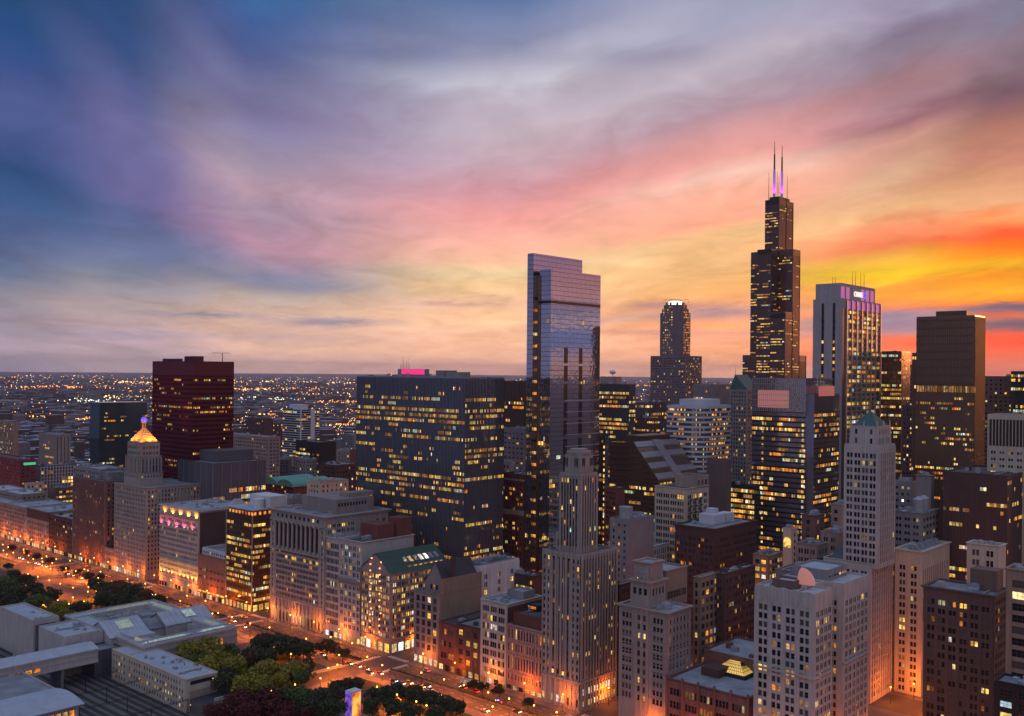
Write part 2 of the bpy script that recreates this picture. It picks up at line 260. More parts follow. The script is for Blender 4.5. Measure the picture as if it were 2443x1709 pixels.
class Bld:
    def __init__(s, name, label, wall, ref, cat='building', group=None):
        s.loc = (ref[0], ref[1], 0); s.root = thing(name, label, cat, s.loc, 0, group); s.wallm = wall; s.wall = MB(); s.mats = [wall]; s.roof = MB(); s.rm = None
        s.cor = MB(); s.corm = None; s.wins = []; s.ribs = MB(); s.ribm = None; s.sp = MB(); s.spm = None; s.seed = random.Random(label)
    def part(s, name, mb, mats, **k): return put(name, mb.mesh(name, mats, s.loc), s.root, **k)
    def mi(s, m):
        if m not in s.mats: s.mats.append(m)
        return s.mats.index(m)
    def block(s, xw, xe, ys, yn, z0, z1, E=None, Nn=None, roof='grey', mat=None, cor=0., par=1., Wf=None, Sf=None):
        m = s.mi(mat) if mat else 0
        zr = z1-par
        s.wall.box(xw, xe, ys, yn, z0, zr, m)
        t = .5
        if par > 0:
            s.wall.box(xw, xe, ys, ys+t, zr, z1, m); s.wall.box(xw, xe, yn-t, yn, zr, z1, m)
            s.wall.box(xw, xw+t, ys+t, yn-t, zr, z1, m); s.wall.box(xe-t, xe, ys+t, yn-t, zr, z1, m)
        s.rm = ROOF[roof] if roof else s.rm
        if roof: s.roof.quad((xw+t, ys+t, zr+.02), (xe-t, ys+t, zr+.02), (xe-t, yn-t, zr+.02), (xw+t, yn-t, zr+.02))
        if cor:
            c = abs(cor); h = c*.9
            for a, b, e in ((z1-h, z1-h*.45, c*.6), (z1-h*.45, z1-.05, c)):
                s.cor.box(xe-.1, xe+e, ys-e, yn+e, a, b); s.cor.box(xw-e, xe-.1, yn-.1, yn+e, a, b)
                s.cor.box(xw-e, xw+.1, ys-e, yn-.1, a, b); s.cor.box(xw+.1, xe-.1, ys-e, ys+.1, a, b)
        for f, st in (('E', E), ('N', Nn), ('W', Wf), ('S', Sf)):
            if not st: continue
            if f in 'EW': s.fac(f, xe if f == 'E' else xw, ys, yn, z0, zr, st, m)
            else: s.fac(f, yn if f == 'N' else ys, xw, xe, z0, zr, st, m)
        return s
    def fb(s, mb, f, pl, t0, t1, z0, z1, o0, o1, m=0):
        g = 1 if f in 'EN' else -1
        if f in 'EW': mb.box(pl+g*o0, pl+g*o1, t0, t1, z0, z1, m)
        else: mb.box(t0, t1, pl+g*o0, pl+g*o1, z0, z1, m)
    def win(s, f, pl, t0, t1, z0, z1, out, cls, name='window', solo=True):
        g = 1 if f in 'EN' else -1
        c = (pl+g*out, (t0+t1)/2, (z0+z1)/2) if f in 'EW' else ((t0+t1)/2, pl+g*out, (z0+z1)/2)
        s.wins.append((c, t1-t0, z1-z0, f, cls, name, solo))
    def pick(s, p, warm=.5):
        r = s.seed.random()
        if r < p:
            q = s.seed.random(); return 2 if q < .26 else 7 if q < .46 else 3 if q < .66 else 6 if q < .84 else 4 if q < .90 else 8 if q < .94 else 5
        return 1 if s.seed.random() < .3 else 0
    def rows(s, n, p, burst):
        """run-length lit pattern along one floor"""
        q = s.seed; a = p*q.choice(burst); out = []; on = q.random() < a; c = 2
        for _ in range(n):
            if q.random() < .3: on = q.random() < a; c = q.choice((2, 7, 7, 3, 3, 6, 6, 5, 8))
            out.append((c if q.random() < .7 else q.choice((2, 3, 6, 6, 7, 4, -1, -1))) if on else -1)
        return out
    def fac(s, f, pl, a0, a1, z0, z1, st, m):
        k = st['k']; L = a1-a0; fh = st['fh']; zb = st.get('zb', 1.); zt = st.get('zt', 1.2); p = st.get('p', .12)
        nf = max(1, int((z1-zt-z0-zb)/fh)); fh = (z1-zt-z0-zb)/nf
        if k == 'punch':
            mar = st.get('mar', 1.); bw = st['bw']; n = st.get('n', 1); ww = st['ww']; g = st.get('g', .45); wh = st['wh']*fh/st['fh']; pd = st.get('pd', .35); sp = st.get('sp', pd*.7)
            nb = max(1, round((L-2*mar)/bw)); bw = (L-2*mar)/nb; gw = n*ww+(n-1)*g
            if gw > bw-.3: sc = (bw-.3)/gw; ww *= sc; g *= sc; gw = bw-.3
            iv = []
            for b in range(nb):
                c = a0+mar+bw*(b+.5)-gw/2
                iv += [(c+i*(ww+g), c+i*(ww+g)+ww, b) for i in range(n)]
            if st.get('rel', 1):
                e = a0; pb = -1
                for (t0, t1, b) in iv+[(a1, a1, -2)]:
                    s.fb(s.wall, f, pl, e, t0, z0, z1-.01, 0, pd if b != pb else pd*.55, m); e = t1; pb = b
                ez = z0
                for i in range(nf+1):
                    zz = z0+zb+i*fh+(fh-wh)*.5 if i < nf else z1-.02
                    s.fb(s.wall, f, pl, a0+.01, a1-.01, ez+.01, zz, 0, sp, s.mi(st['spm']) if st.get('spm') and 0 < i < nf else m); ez = zz+wh
            else: pd = 0
            for i in range(nf):
                zz = z0+zb+i*fh+(fh-wh)*.5; pf = p*(s.seed.choice(st.get('burst', (.3, .6, 1, 1, 2))))
                for b in range(nb):
                    c0 = s.pick(pf)
                    for (t0, t1, bb) in iv[b*n:(b+1)*n]:
                        s.win(f, pl, t0, t1, zz, zz+wh, .04, c0 if s.seed.random() < .75 else s.pick(pf), solo=st.get('solo', True))
        elif k == 'curtain':
            rs = st['rs']; nr = max(1, round(L/rs)); rs = L/nr; ro = st.get('ro', .3); rw = st.get('rw', .3); sh = st.get('sh', 1.)
            if st.get('ribm'): s.ribm = st['ribm']
            if ro and s.ribm:
                for i in range(nr+1): s.fb(s.ribs, f, pl, max(a0, a0+i*rs-rw/2), min(a1, a0+i*rs+rw/2), z0, z1, 0, ro)
            if st.get('spm'):
                s.spm = st['spm']
                for i in range(nf+1):
                    zz = z0+zb+i*fh; s.fb(s.sp, f, pl, a0, a1, zz-sh/2, min(zz+sh/2, z1), 0, st.get('so', .12))
            cs = st.get('cs', 1); bu = st.get('burst', (0, .2, .4, 1, 1.6, 2.6)); zr = st.get('zr', (0, 1))
            for i in range(nf):
                zf = (i+.5)/nf
                if not zr[0] <= zf <= zr[1]: continue
                zz = z0+zb+i*fh+sh/2; r = s.rows(nr//cs, p, bu); lh = (fh-sh)*st.get('lh', .8)
                for j, c in enumerate(r):
                    if c >= 0: s.win(f, pl, a0+j*rs*cs+rw/2+.05, a0+(j+1)*rs*cs-rw/2-.05, zz+.15, zz+.15+lh, .05, c, solo=False)
        elif k == 'band':
            bh = st.get('bh', 1.6); bo = st.get('bo', .3); s.spm = st['spm']; cw = st.get('cw', 2.); nc = max(1, int(L/cw)); cw = L/nc
            for i in range(nf+1):
                zz = z0+zb+i*fh; s.fb(s.sp, f, pl, a0-bo*.9, a1+bo*.9, max(z0, zz-bh/2), min(zz+bh/2, z1-.02), 0, bo)
            bu = st.get('burst', (0, .3, .6, 1, 1.6, 2.4))
            for i in range(nf):
                zz = z0+zb+i*fh+bh/2
                for j, c in enumerate(s.rows(nc, p, bu)):
                    if c >= 0: s.win(f, pl, a0+j*cw+.12, a0+(j+1)*cw-.12, zz+.1, zz+fh-bh-.15, .05, c, solo=st.get('solo', False))
    def shops(s, f, pl, a0, a1, z=.8, h=3.4, w=3.2, p=.8, cl=(4, 4, 2, 3)):
        n = max(1, int((a1-a0-1)/(w+1))); st = (a1-a0)/n
        for i in range(n):
            c = a0+st*(i+.5); s.win(f, pl, c-w/2, c+w/2, z, z+h, .5, s.seed.choice(cl) if s.seed.random() < p else 0, 'shop_window')
    def units(s, xw, xe, ys, yn, z, n, big=1.):
        q = s.seed; n = int(n*1.7+.5)
        for _ in range(n):
            w, d, h = q.uniform(1.5, 5)*big, q.uniform(1.5, 5)*big, q.uniform(1., 3.2)*big
            if xe-xw < w+2 or yn-ys < d+2: continue
            x, y = q.uniform(xw+1, xe-w-1), q.uniform(ys+1, yn-d-1); mb = MB()
            if q.random() < .25: mb.cyl(x+w/2, y+w/2, z, z+h, w*.4, n=12)
            elif q.random() < .3:
                mb.box(x, x+w, y, y+d, z+.4, z+h); mb.cyl(x+w/2, y+d/2, z+h, z+h+.4, min(w, d)*.35, n=10)
                for a in (x+.2, x+w-.2): mb.box(a-.1, a+.1, y+.2, y+d-.2, z, z+.4)
            else:
                mb.box(x, x+w, y, y+d, z, z+h); mb.box(x+w*.3, x+w*.6, y+d*.2, y+d*.7, z+h, z+h+.35)
            s.part('rooftop_unit', mb, [q.choice((STEEL, STEEL, ROOF['pale'], s.wallm))])
        if n > 4:
            mb = MB(); y = q.uniform(ys+2, yn-2); mb.box(xw+1.5, xe-1.5, y-.35, y+.35, z+.3, z+.9)
            for i in range(6):
                x = xw+2+(xe-xw-4)*i/5; mb.box(x-.1, x+.1, y-.3, y+.3, z, z+.3)
            s.part('roof_duct', mb, [STEEL])
    def mast(s, x, y, z0, z1, r=.25, m=None, name='antenna'):
        mb = MB(); mb.cyl(x, y, z0, z1, r, r*.4, 6); s.part(name, mb, [m or DKM])
    def done(s, maxw=100):
        if s.wall.f: s.part('wall', s.wall, s.mats)
        if s.roof.f: s.part('roof', s.roof, [s.rm])
        if s.cor.f: s.part('cornice', s.cor, [s.corm or s.wallm])
        if s.ribs.f: s.part('mullion_grid', s.ribs, [s.ribm])
        if s.sp.f: s.part('spandrel_bands', s.sp, [s.spm])
        solo = []; rest = []
        for w in s.wins:
            px = w[2]*981/max(60, depth(w[0][0], w[0][1]))
            (solo if (w[6] and px > 2.4 and w[1]*981/max(60, depth(w[0][0], w[0][1])) > 1.2 and w[3] in 'EN') else rest).append((px*w[1], w))
        solo.sort(key=lambda q: -q[0])
        for _, (c, w, h, f, cls, nm, so_) in solo[:maxw]:
            put(nm, wmesh(w, h, cls, nm), s.root, (c[0]-s.loc[0], c[1]-s.loc[1], c[2]), ROT[f])
        rest += solo[maxw:]
        if rest:
            mb = MB()
            for _, ((x, y, z), w, h, f, cls, nm, so_) in rest:
                w /= 2; h /= 2
                if f == 'E': mb.quad((x, y-w, z-h), (x, y+w, z-h), (x, y+w, z+h), (x, y-w, z+h), cls)
                elif f == 'W': mb.quad((x, y+w, z-h), (x, y-w, z-h), (x, y-w, z+h), (x, y+w, z+h), cls)
                elif f == 'N': mb.quad((x+w, y, z-h), (x-w, y, z-h), (x-w, y, z+h), (x+w, y, z+h), cls)
                else: mb.quad((x-w, y, z-h), (x+w, y, z-h), (x+w, y, z+h), (x-w, y, z+h), cls)
            s.part('window_glazing', mb, WM, kind='stuff')
        return s
# facade styles
def P(bw, n, ww, fh, wh, p=.1, **k): return dict(k='punch', bw=bw, n=n, ww=ww, fh=fh, wh=wh, p=p, **k)
def C(rs, fh, p=.15, **k): return dict(k='curtain', rs=rs, fh=fh, p=p, **k)
def Bn(fh, bh, spm, p=.2, **k): return dict(k='band', fh=fh, bh=bh, spm=spm, p=p, **k)
# ------------------------------------------------------------------ wall colours
LIME = wallm('limestone', (.31, .278, .255)); LIMED = wallm('limestone_grey', (.24, .21, .20)); TERRA = wallm('terracotta_white', (.41, .385, .365))
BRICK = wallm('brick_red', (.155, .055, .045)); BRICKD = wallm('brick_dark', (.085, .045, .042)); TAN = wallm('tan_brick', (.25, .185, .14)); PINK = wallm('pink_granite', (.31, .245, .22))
BROWN = wallm('brown_stone', (.16, .10, .08)); GREY = wallm('grey_concrete', (.22, .22, .23)); CREAM = wallm('cream_stone', (.46, .41, .33)); PURP = wallm('dark_umber', (.065, .04, .042))
WHITE = wallm('white_concrete', (.55, .56, .58)); MARBLE = wallm('museum_stone', (.40, .38, .37)); OXIDE = pmat('red_steel', (.10, .010, .022), .5, .1, var=.12)
G_BLUE = pmat('glass_mirror', (.62, .62, .66), .03, 1., var=0); _nt = G_BLUE.node_tree; _g = N(_nt, 'ShaderNodeNewGeometry'); _t = N(_nt, 'ShaderNodeTexNoise'); _t.inputs['Scale'].default_value = .22; _t.inputs['Detail'].default_value = 2; _nt.links.new(_g.outputs['Position'], _t.inputs['Vector']); _b = N(_nt, 'ShaderNodeBump'); _b.inputs['Strength'].default_value = .12; _b.inputs['Distance'].default_value = .35; _nt.links.new(_t.outputs['Fac'], _b.inputs['Height']); _nt.links.new(_b.outputs[0], _nt.nodes['Principled BSDF'].inputs['Normal'])
G_DARK = pmat('glass_dark', (.15, .155, .18), .08, .5, var=.1); G_BRN = pmat('glass_bronze', (.145, .09, .065), .1, .5, var=.1)
G_TEAL = pmat('glass_teal', (.07, .10, .12), .08, .6, var=.1); G_RED = pmat('glass_wine', (.085, .016, .022), .15, .6, var=.1)
BLKM = pmat('black_metal', (.028, .027, .03), .45, .4, var=.1); ALU = pmat('aluminium', (.36, .36, .38), .4, .6, var=.08); BRZ = pmat('bronze_metal', (.11, .075, .055), .45, .5, var=.1)
SPW = pmat('white_panel', (.50, .53, .58), .6, var=.08); COPPER = pmat('copper_patina', (.10, .30, .25), .65, var=.25); GREEN = ROOF['green']
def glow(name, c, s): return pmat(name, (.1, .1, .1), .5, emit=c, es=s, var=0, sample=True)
MAG = glow('magenta_light', (1, .02, .22), .95); VIO = glow('violet_light', (.6, .10, .62), .42); WHT = glow('white_light', (1, .93, .75), 2.2); BLU = glow('blue_light', (.12, .08, 1.), 1.2)
def spot(parent_loc, parent, pos, tgt, col, e, ang=70, r=.3, name='floodlight'):
    l = bpy.data.lights.new(name, 'SPOT'); l.energy = e; l.color = col; l.spot_size = math.radians(ang); l.spot_blend = .6; l.shadow_soft_size = r
    o = bpy.data.objects.new(name, l); COL.objects.link(o); o.parent = parent
    o.location = tuple(pos[i]-parent_loc[i] for i in range(3)); o.rotation_euler = (Vector(tgt)-Vector(pos)).to_track_quat('-Z', 'Y').to_euler(); return o
M = 270.
OF = P(3.4, 2, 1.05, 3.7, 2.1, .10)
# ---- the street wall along the avenue, south to north
def simple(name, label, wall, bx, E, Nn, roof='grey', cor=0., units=3, shops=True, cat='building', fin=True, Eb=None):
    xw, xe, ys, yn, z = bx
    b = Bld(name, label, wall, ((xw+xe)/2, (ys+yn)/2), cat); b.bx = bx
    b.block(xw, xe, ys, yn, 0, z, E, Nn, roof, cor=cor)
    b.units(xw, xe, ys, yn, z-1, units)
    if shops: b.shops('E', xe, ys, yn)
    return b.done() if fin else b
simple('office_building', 'pale pink stone office block, first on the avenue at the left edge of the photo', PINK, pbox(M, -40, 65, None, 1212, lx=45), P(4.2, 2, 1.2, 3.9, 2.2, .05, zb=7), P(4.2, 2, 1.2, 3.9, 2.2, .05), 'pale', 1.2)
b = simple('theatre_building', 'stone building with tall arched windows under a dark attic and blue roof', PINK, pbox(M, 65, 118, None, 1222, lx=50), P(5, 3, 1., 4.2, 2.6, .12, zb=6, zt=11), None, 'pale', 1., 6, fin=False)
xw, xe, ys, yn, z = b.bx; mb = MB(); mb.box(xe, xe+.5, ys, yn, z-10, z-1.2); b.part('attic', mb, [BRICKD]); b.done()
simple('brick_building', 'small dark red brick building beside the ribbed brown tower', BRICKD, pbox(M, 117, 174, None, 1240, lx=40), P(5, 2, 1.4, 4.4, 2., .1, zb=8), None, 'pale', .5, 4)
b = simple('office_tower', 'tall dusky brown office tower of narrow ribs with a dark lit side wall', wallm('dusky_brown', (.21, .125, .11)), pbox(M, 175, 252, 275, 1149, lx=30), P(2.15, 1, 1.4, 3.75, 2.1, .10, pd=.5, zb=9, spm=BRICKD, sp=.1), P(4, 1, 1.5, 3.75, 2.2, .25), 'dark', 1., 4, fin=False)
xw, xe, ys, yn, z = b.bx; mb = MB(); mb.box(xw+4, xe-10, ys+8, yn-16, z-1, z+6); b.part('penthouse', mb, [GREY]); b.done()
simple('low_building', 'low pale building squeezed between two towers on the avenue', PINK, pbox(M, 248, 274, None, 1311, lx=35), P(4, 2, 1.1, 4, 2.4, .15, zb=6), None, 'dark', .6, 1)
# stepped-pyramid tower
x0, xe, ys, yn, z = pbox(M, 274, 349, 382, 1164)
b = Bld('pyramid_tower', 'stone tower with an orange lit stepped pyramid roof and blue beehive lamp', LIME, (xe-30, (ys+yn)/2)); st = P(2.75, 1, 1.25, 3.75, 2.1, .06, zb=8)
xw = onY(493, 1152, yn)[0]
b.block(xw, xe, ys, yn, 0, z, st, P(3.1, 1, 1.4, 3.75, 2.2, .10, zb=8), 'grey', cor=1.1)
mb = MB()
for i in range(18): # colonnade just under the wing's cornice
    xx = xw+2+(xe-xw-10)*i/17; mb.box(xx-.5, xx+.5, yn+.3, yn+.9, z-14, z-4)
b.part('colonnade', mb, [LIME])
def tier(b, ul, uc, ur, v, X, z0, E, Nn, roof='grey', cor=.8, mat=None):
    a, e, s, n, zz = pbox(X, ul, uc, ur, v); b.block(a, e, s, n, z0, zz, E, Nn, roof, cor=cor, mat=mat); return a, e, s, n, zz
a, e, s, n, zz = tier(b, 297, 333, 388, 1129, M-3, z-2, st, st); z1 = zz
mb = MB()
for i in range(7):
    xx = a+1.5+(e-a-3)*i/6; mb.box(xx-.5, xx+.5, n+.3, n+.9, zz+.5, zz+12); yy = s+1.5+(n-s-3)*i/6; mb.box(e+.3-.9, e-.1, yy-.5, yy+.5, zz+.5, zz+12)
b.part('belvedere_columns', mb, [LIME])
a, e, s, n = a+.8, e-.8, s+.8, n-.8
_, _, zz = onX(333, 1090, e); b.block(a, e, s, n, z1-1, zz, P(2.5, 1, 1.1, 5, 4.2, .1, zb=.5, zt=.5), P(2.5, 1, 1.3, 5, 4.2, .1, zb=.5, zt=.5), 'grey', cor=.6); z1 = zz
a, e, s, n = a+1.2, e-1.2, s+1.2, n-1.2
_, _, zz = onX(333, 1056, e); b.block(a, e, s, n, z1-1, zz, P(3, 2, .8, 4, 2, .05), P(3, 2, .8, 4, 2, .05), 'grey', cor=.6); z1 = zz
cx, cy = (a+e)/2, (s+n)/2; hw = (e-a)/2-1; hn = (n-s)/2-1; _, _, zt = onX(342, 1021, cx); mb = MB()
for i in range(9):
    f = 1-.82*i/8; mb.box(cx-hw*f, cx+hw*f, cy-hn*f, cy+hn*f, z1-.5+(zt-z1)*i/9, z1-.3+(zt-z1)*(i+1)/9)
b.part('pyramid_roof', mb, [LIME])
mb = MB()
for k in range(6): mb.cyl(cx+1.5*math.cos(k*1.047), cy+1.5*math.sin(k*1.047), zt-.4, zt+4.5, .3, n=6)
mb.cyl(cx, cy, zt+4.5, zt+5.2, 2.2, n=12); b.part('lantern', mb, [LIME])
mb = MB(); mb.sphere((cx, cy, zt+7), 2.6, 12); b.part('beacon_globe', mb, [BLU])
for dx, dy in ((hw+5, 0), (0, hn+5), (hw+3.5, hn+3.5), (hw+4, -hn), (-hw, hn+4)):
    spot(b.loc, b.root, (cx+dx, cy+dy, z1+1.5), (cx+dx*.2, cy+dy*.2, zt-3), (1, .25, .01), 19000, 95)
b.mast(cx, cy, zt+9.4, zt+14, .15)
b.shops('E', M, ys, yn, 1, 4, 3.5, .9); b.done()
# floodlit block
bx = xw, xe, ys, yn, z = pbox(M, 382, 474, 541, 1220)
xw = xe-50
b = Bld('floodlit_block', 'white block floodlit yellow and pink, with a dark brick side wall', TERRA, ((xw+xe)/2, (ys+yn)/2))
b.block(xw, xe, ys, yn, 0, z, P(3.3, 3, .75, 3.75, 2.1, .12, zb=10, zt=4), None, 'pale', cor=1.3)
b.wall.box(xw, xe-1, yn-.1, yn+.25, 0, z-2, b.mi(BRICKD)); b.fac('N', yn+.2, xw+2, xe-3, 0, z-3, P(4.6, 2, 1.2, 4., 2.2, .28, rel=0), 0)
mb = MB()
for zz in (9.5, 24.5, z-17, z-6.5): mb.box(xe, xe+1.2, ys, yn, zz-.5, zz)
b.part('ledge', mb, [TERRA])
for i in range(10):
    y = ys+2.5+(yn-ys-5)*i/9
    spot(b.loc, b.root, (xe+1.4, y, 10), (xe-.9, y, 30), (1, .50, .05), 14000, 60)
    if i % 2 == 0: spot(b.loc, b.root, (xe+1.5, y, z-16.5), (xe-.6, y, z-8), (1, .10, .20), 6500, 110)
    if i % 2 == 1: spot(b.loc, b.root, (xe+1.5, y, z-6), (xe-.3, y, z-1), (1, .38, .03), 5200, 130)
b.units(xw, xe, ys, yn, z-1, 8); mb = MB(); mb.prism([(xw+4, yn-9), (xw+20, yn-9), (xw+20, yn-2), (xw+4, yn-2)], z-1, z+6, p1=[(xw+9, yn-6), (xw+15, yn-6), (xw+15, yn-5), (xw+9, yn-5)]); b.part('roof_lantern', mb, [ROOF['white']])
b.shops('E', xe, ys, yn, 1, 3.5, 3, .5); b.done()
b = simple('concert_hall', 'low pinkish brick hall with a white attic strip beside the floodlit block', wallm('hall_brick', (.25, .13, .10)), pbox(M, 473, 538, None, 1336, lx=42), P(5.2, 3, .9, 4.3, 1.5, .3, zb=9, zt=8), None, 'dark', .7, 2, fin=False)
xw, xe, ys, yn, z = b.bx; b.block(xw+8, xe-2.5, ys+2, yn-2, z-1, z+5, P(3, 1, 1.8, 5, 3, .2), None, 'grey', mat=WHITE); b.shops('E', M, ys, yn, 5, 1.2, 5, 1., (2,)); b.done()
# dark curtain wall block
bx = xw, xe, ys, yn, z = pbox(M, 541, 603, 645, 1232, lx=30)
b = Bld('glass_office_block', 'dark glass office block with amber lit floors and a white slab roof', G_BRN, ((xw+xe)/2, (ys+yn)/2)); b.ribm = BRZ
st = C(1.55, 3.75, .55, rw=.16, ro=.15, sh=1.3, spm=BRZ, burst=(.3, .6, 1, 1.4, 1.7), zb=7, zt=4)
b.block(xw, xe, ys, yn, 0, z, st, st, 'grey'); mb = MB(); mb.box(xw+1, xe-1, ys+1.5, yn-1.5, z-.9, z+3.6); b.part('attic', mb, [G_BRN])
for i in range(8): b.win('E', xe-1, ys+2+i*4.2, ys+4.6+i*4.2, z+.2, z+2.4, .06, 5, solo=False)
for i in range(6): b.win('N', yn-1.5, xe-4-i*4.2, xe-2-i*4.2, z+.2, z+2.4, .06, 5, solo=False)
mb = MB(); mb.box(xw, xe+.3, ys-.3, yn+.3, z+3.6, z+4.4); b.part('roof_slab', mb, [ROOF['white']])
mb = MB(); mb.box(xw, xe-15, ys+8, yn, z+4.4, z+13); mb.cyl(xe-11, yn-9, z+4.4, z+11, 4, n=20); b.part('penthouse', mb, [WHITE])
mb = MB()
for t in (ys, yn): mb.box(xe, xe+.5, t-.5, t+.5, 0, z)
mb.box(xw, xw+.8, yn, yn+.5, 0, z); b.part('corner_piers', mb, [ALU])
b.shops('E', xe, ys, yn, .8, 4.6, 3.6, 1., (4, 2, 5, 2)); b.shops('N', yn, xw, xe, .8, 4.6, 3.6, 1., (2, 5)); b.done()
# colonnaded office palace
bx = xw, xe, ys, yn, z = pbox(M, 647, 777, 926, 1233)
b = Bld('colonnaded_office_block', 'huge grey stone office block with a giant colonnade under its cornice', LIME, ((xw+xe)/2, (ys+yn)/2))
zc = z-8; zl = z-27; mid = P(3.55, 3, .92, 3.65, 2.15, .16, zb=.4, zt=.3, pd=.4, g=.2)
b.block(xw, xe, ys, yn, 0, z, None, None, 'grey', cor=1.9)
b.fac('E', xe, ys+6, yn-6, 18, zl, mid, 0); ed = P(6, 1, 1.4, 3.65, 2.1, .08, zb=.4, zt=.3, pd=.6, mar=0)
for q0, q1 in ((ys, ys+6), (yn-6, yn)): b.fac('E', xe, q0, q1, 8, z-9, ed, 0)
nn = P(4, 2, 1.1, 3.75, 2.1, .10, zb=10, zt=4); b.fac('N', yn, xe-26, xe, 0, z-1, nn, 0)
b.fac('N', yn, xw, xw+14, z-30, z-4, P(5, 2, 1.1, 3.75, 2.1, .1, rel=0), 0)
mb = MB()
for i in range(11):
    y = ys+6+(yn-ys-12)*i/10; mb.cyl(xe+.5, y, zl+.5, zc-1, .95, .8, 10); mb.box(xe, xe+1.6, y-1.2, y+1.2, zc-1, zc); mb.box(xe, xe+1.6, y-1.2, y+1.2, zl-.5, zl+.5)
mb.box(xe, xe+1.5, ys, yn, zl-1.6, zl-.5); mb.box(xe, xe+1.2, ys, yn, zc, zc+1.5); b.part('colonnade', mb, [LIME])
for i in range(10):
    y = ys+6+(yn-ys-12)*(i+.5)/10; b.win('E', xe, y-1.7, y+1.7, zl+1, zc-1.2, .05, 0, solo=True)
    b.win('E', xe, y-1.1, y+1.1, z-5.5, z-3.1, .05, 2 if i == 8 else 0)
mb = MB(); mb.box(xe, xe+.8, ys, yn, 16.6, 17.8)
for i in range(15):
    y = ys+3+(yn-ys-6)*i/14; mb.box(xe+.1, xe+.9, y-.8, y+.8, 1, 16.5)
b.part('arcade', mb, [LIME])
b.shops('E', xe, ys+1, yn-1, 2, 6, 3., .55, (4, 2)); 
for i in range(14):
    y = ys+5.3+(yn-ys-6)*i/14
    if i < 11 : spot(b.loc, b.root, (xe+1.6, y, 11), (xe+.6, y, 4), (1, .55, .12), 380, 120)
mb = MB(); mb.box(xw+6, xe-16, ys+14, yn-9, z-1, z+9); mb.box(xw+2, xw+25, yn-24, yn-14, z+9, z+12); b.part('penthouse', mb, [LIMED])
for i in range(10): b.win('N', yn-9, xe-19-i*2.6, xe-17.6-i*2.6, z+4, z+6.4, .05, 0, solo=False)
b.units(xw, xe-3, ys+2, yn, z-1, 7); b.done()
simple('narrow_white_building', 'narrow white building with square dark windows in three columns', TERRA, pbox(M, 779, 810, None, 1286, lx=45), P(4.5, 3, 3.1, 5.0, 3.4, .12, g=.8, zb=8, mar=.3, zt=2), None, 'pale', .8, 6)
b = simple('arched_top_building', 'white building with lit arches above a heavy cornice and plainer floors below', TERRA, pbox(M, 810, 864, None, 1294, lx=45), P(4.3, 2, 1.15, 4.2, 2.6, .35, zb=8, zt=2), None, 'dark', .9, 3, fin=False)
xw, xe, ys, yn, z = b.bx; mb = MB(); mb.box(xe, xe+2.2, ys, yn, z-27, z-25.8); mb.box(xe, xe+1, ys, yn, z-29, z-27); b.part('mid_cornice', mb, [LIMED])
mb = MB(); mb.box(xe-30, xe-16, ys+2, yn-3, z-1, z+9); mb.box(xe-44, xe-32, yn-12, yn-1, z-1, z+12); b.part('brick_penthouse', mb, [BRICK]); b.done()
# gabled block with green roof
xw, xe, ys, yn, z = pbox(M, 861, 933, 1070, 1366); z -= 1
b = Bld('gabled_block', 'stone block with a green gabled roof and rows of glowing window lamps', PINK, ((xw+xe)/2, (ys+yn)/2))
st = P(3.6, 2, 1.15, 3.8, 2.3, .55, zb=9, burst=(.6, 1, 1.2)); b.block(xw, xe, ys, yn, 0, z, st, st, None, cor=.7, par=0); mb = MB()
ya = (ys+yn)/2; za = onX(894.5, 1321, xe)[2]
for x_, m_ in ((xe, 0),): mb.tri((x_, ys, z), (x_, yn, z), (x_, ya, za), 0)
mb.tri((xw, yn, z), (xw, ys, z), (xw, ya, za)); b.part('gable', mb, [PINK]); mb = MB()
for yy, sg in ((yn+.6, 1), (ys-.6, -1)):
    q = [(xe+.6, yy, z-.1), (xw-.6, yy, z-.1), (xw-.6, ya, za+.45), (xe+.6, ya, za+.45)]; q = q if sg > 0 else q[::-1]
    mb.quad(*q); mb.quad(*[(x, y, zz-.4) for x, y, zz in q[::-1]])
b.part('gable_roof', mb, [GREEN]); sl_ = (za-z)/(yn-ya)
for i in range(7):
    x = xe-18-i*4.6; mb = MB(); f = .35; y0 = yn-5.2; zz = z+sl_*5.2; y1 = yn-9; z2 = z+sl_*9
    mb.quad((x+1.5, y0, zz+.6), (x-1.5, y0, zz+.6), (x-1.5, y1, z2+.6), (x+1.5, y1, z2+.6)); b.part('skylight', mb, [L3 if i in (1, 3, 4) else G_BLUE])
    b.win('N', yn-2.2, x-1.2, x+1.2, z+.9, z+2.4, .1, 2 if i % 3 else 3)
mb = MB(); mb.box(xw+4, xe-16, yn-2.6, yn-2.15, z-.2, z+2.8); b.part('dormer_strip', mb, [PINK])
for i in range(12): # bulbs mounted on the gabled front
    for dy in (-4.6, 4.6):
        zz = 14+i*4.05-(0 if dy < 0 else 1.5)
        mb = MB(); mb.sphere((xe+.7, ya+dy+(1.2 if i % 4 == 3 else 0), zz), .55, 8); b.part('facade_lamp', mb, [glow('facade_lamp', (1, .36, .16), 2.6)])
mb = MB(); mb.box(xe, xe+1, ys, yn+1, 8.6, 9.6); mb.box(xw, xe, yn, yn+1, 8.6, 9.6); b.part('ledge', mb, [PINK])
b.shops('E', xe, ys, yn, 1, 5.4, 4.2, 1., (4, 4, 2)); b.shops('N', yn, xw, xe, 1, 5.4, 4.2, 1., (4, 2)); b.done()
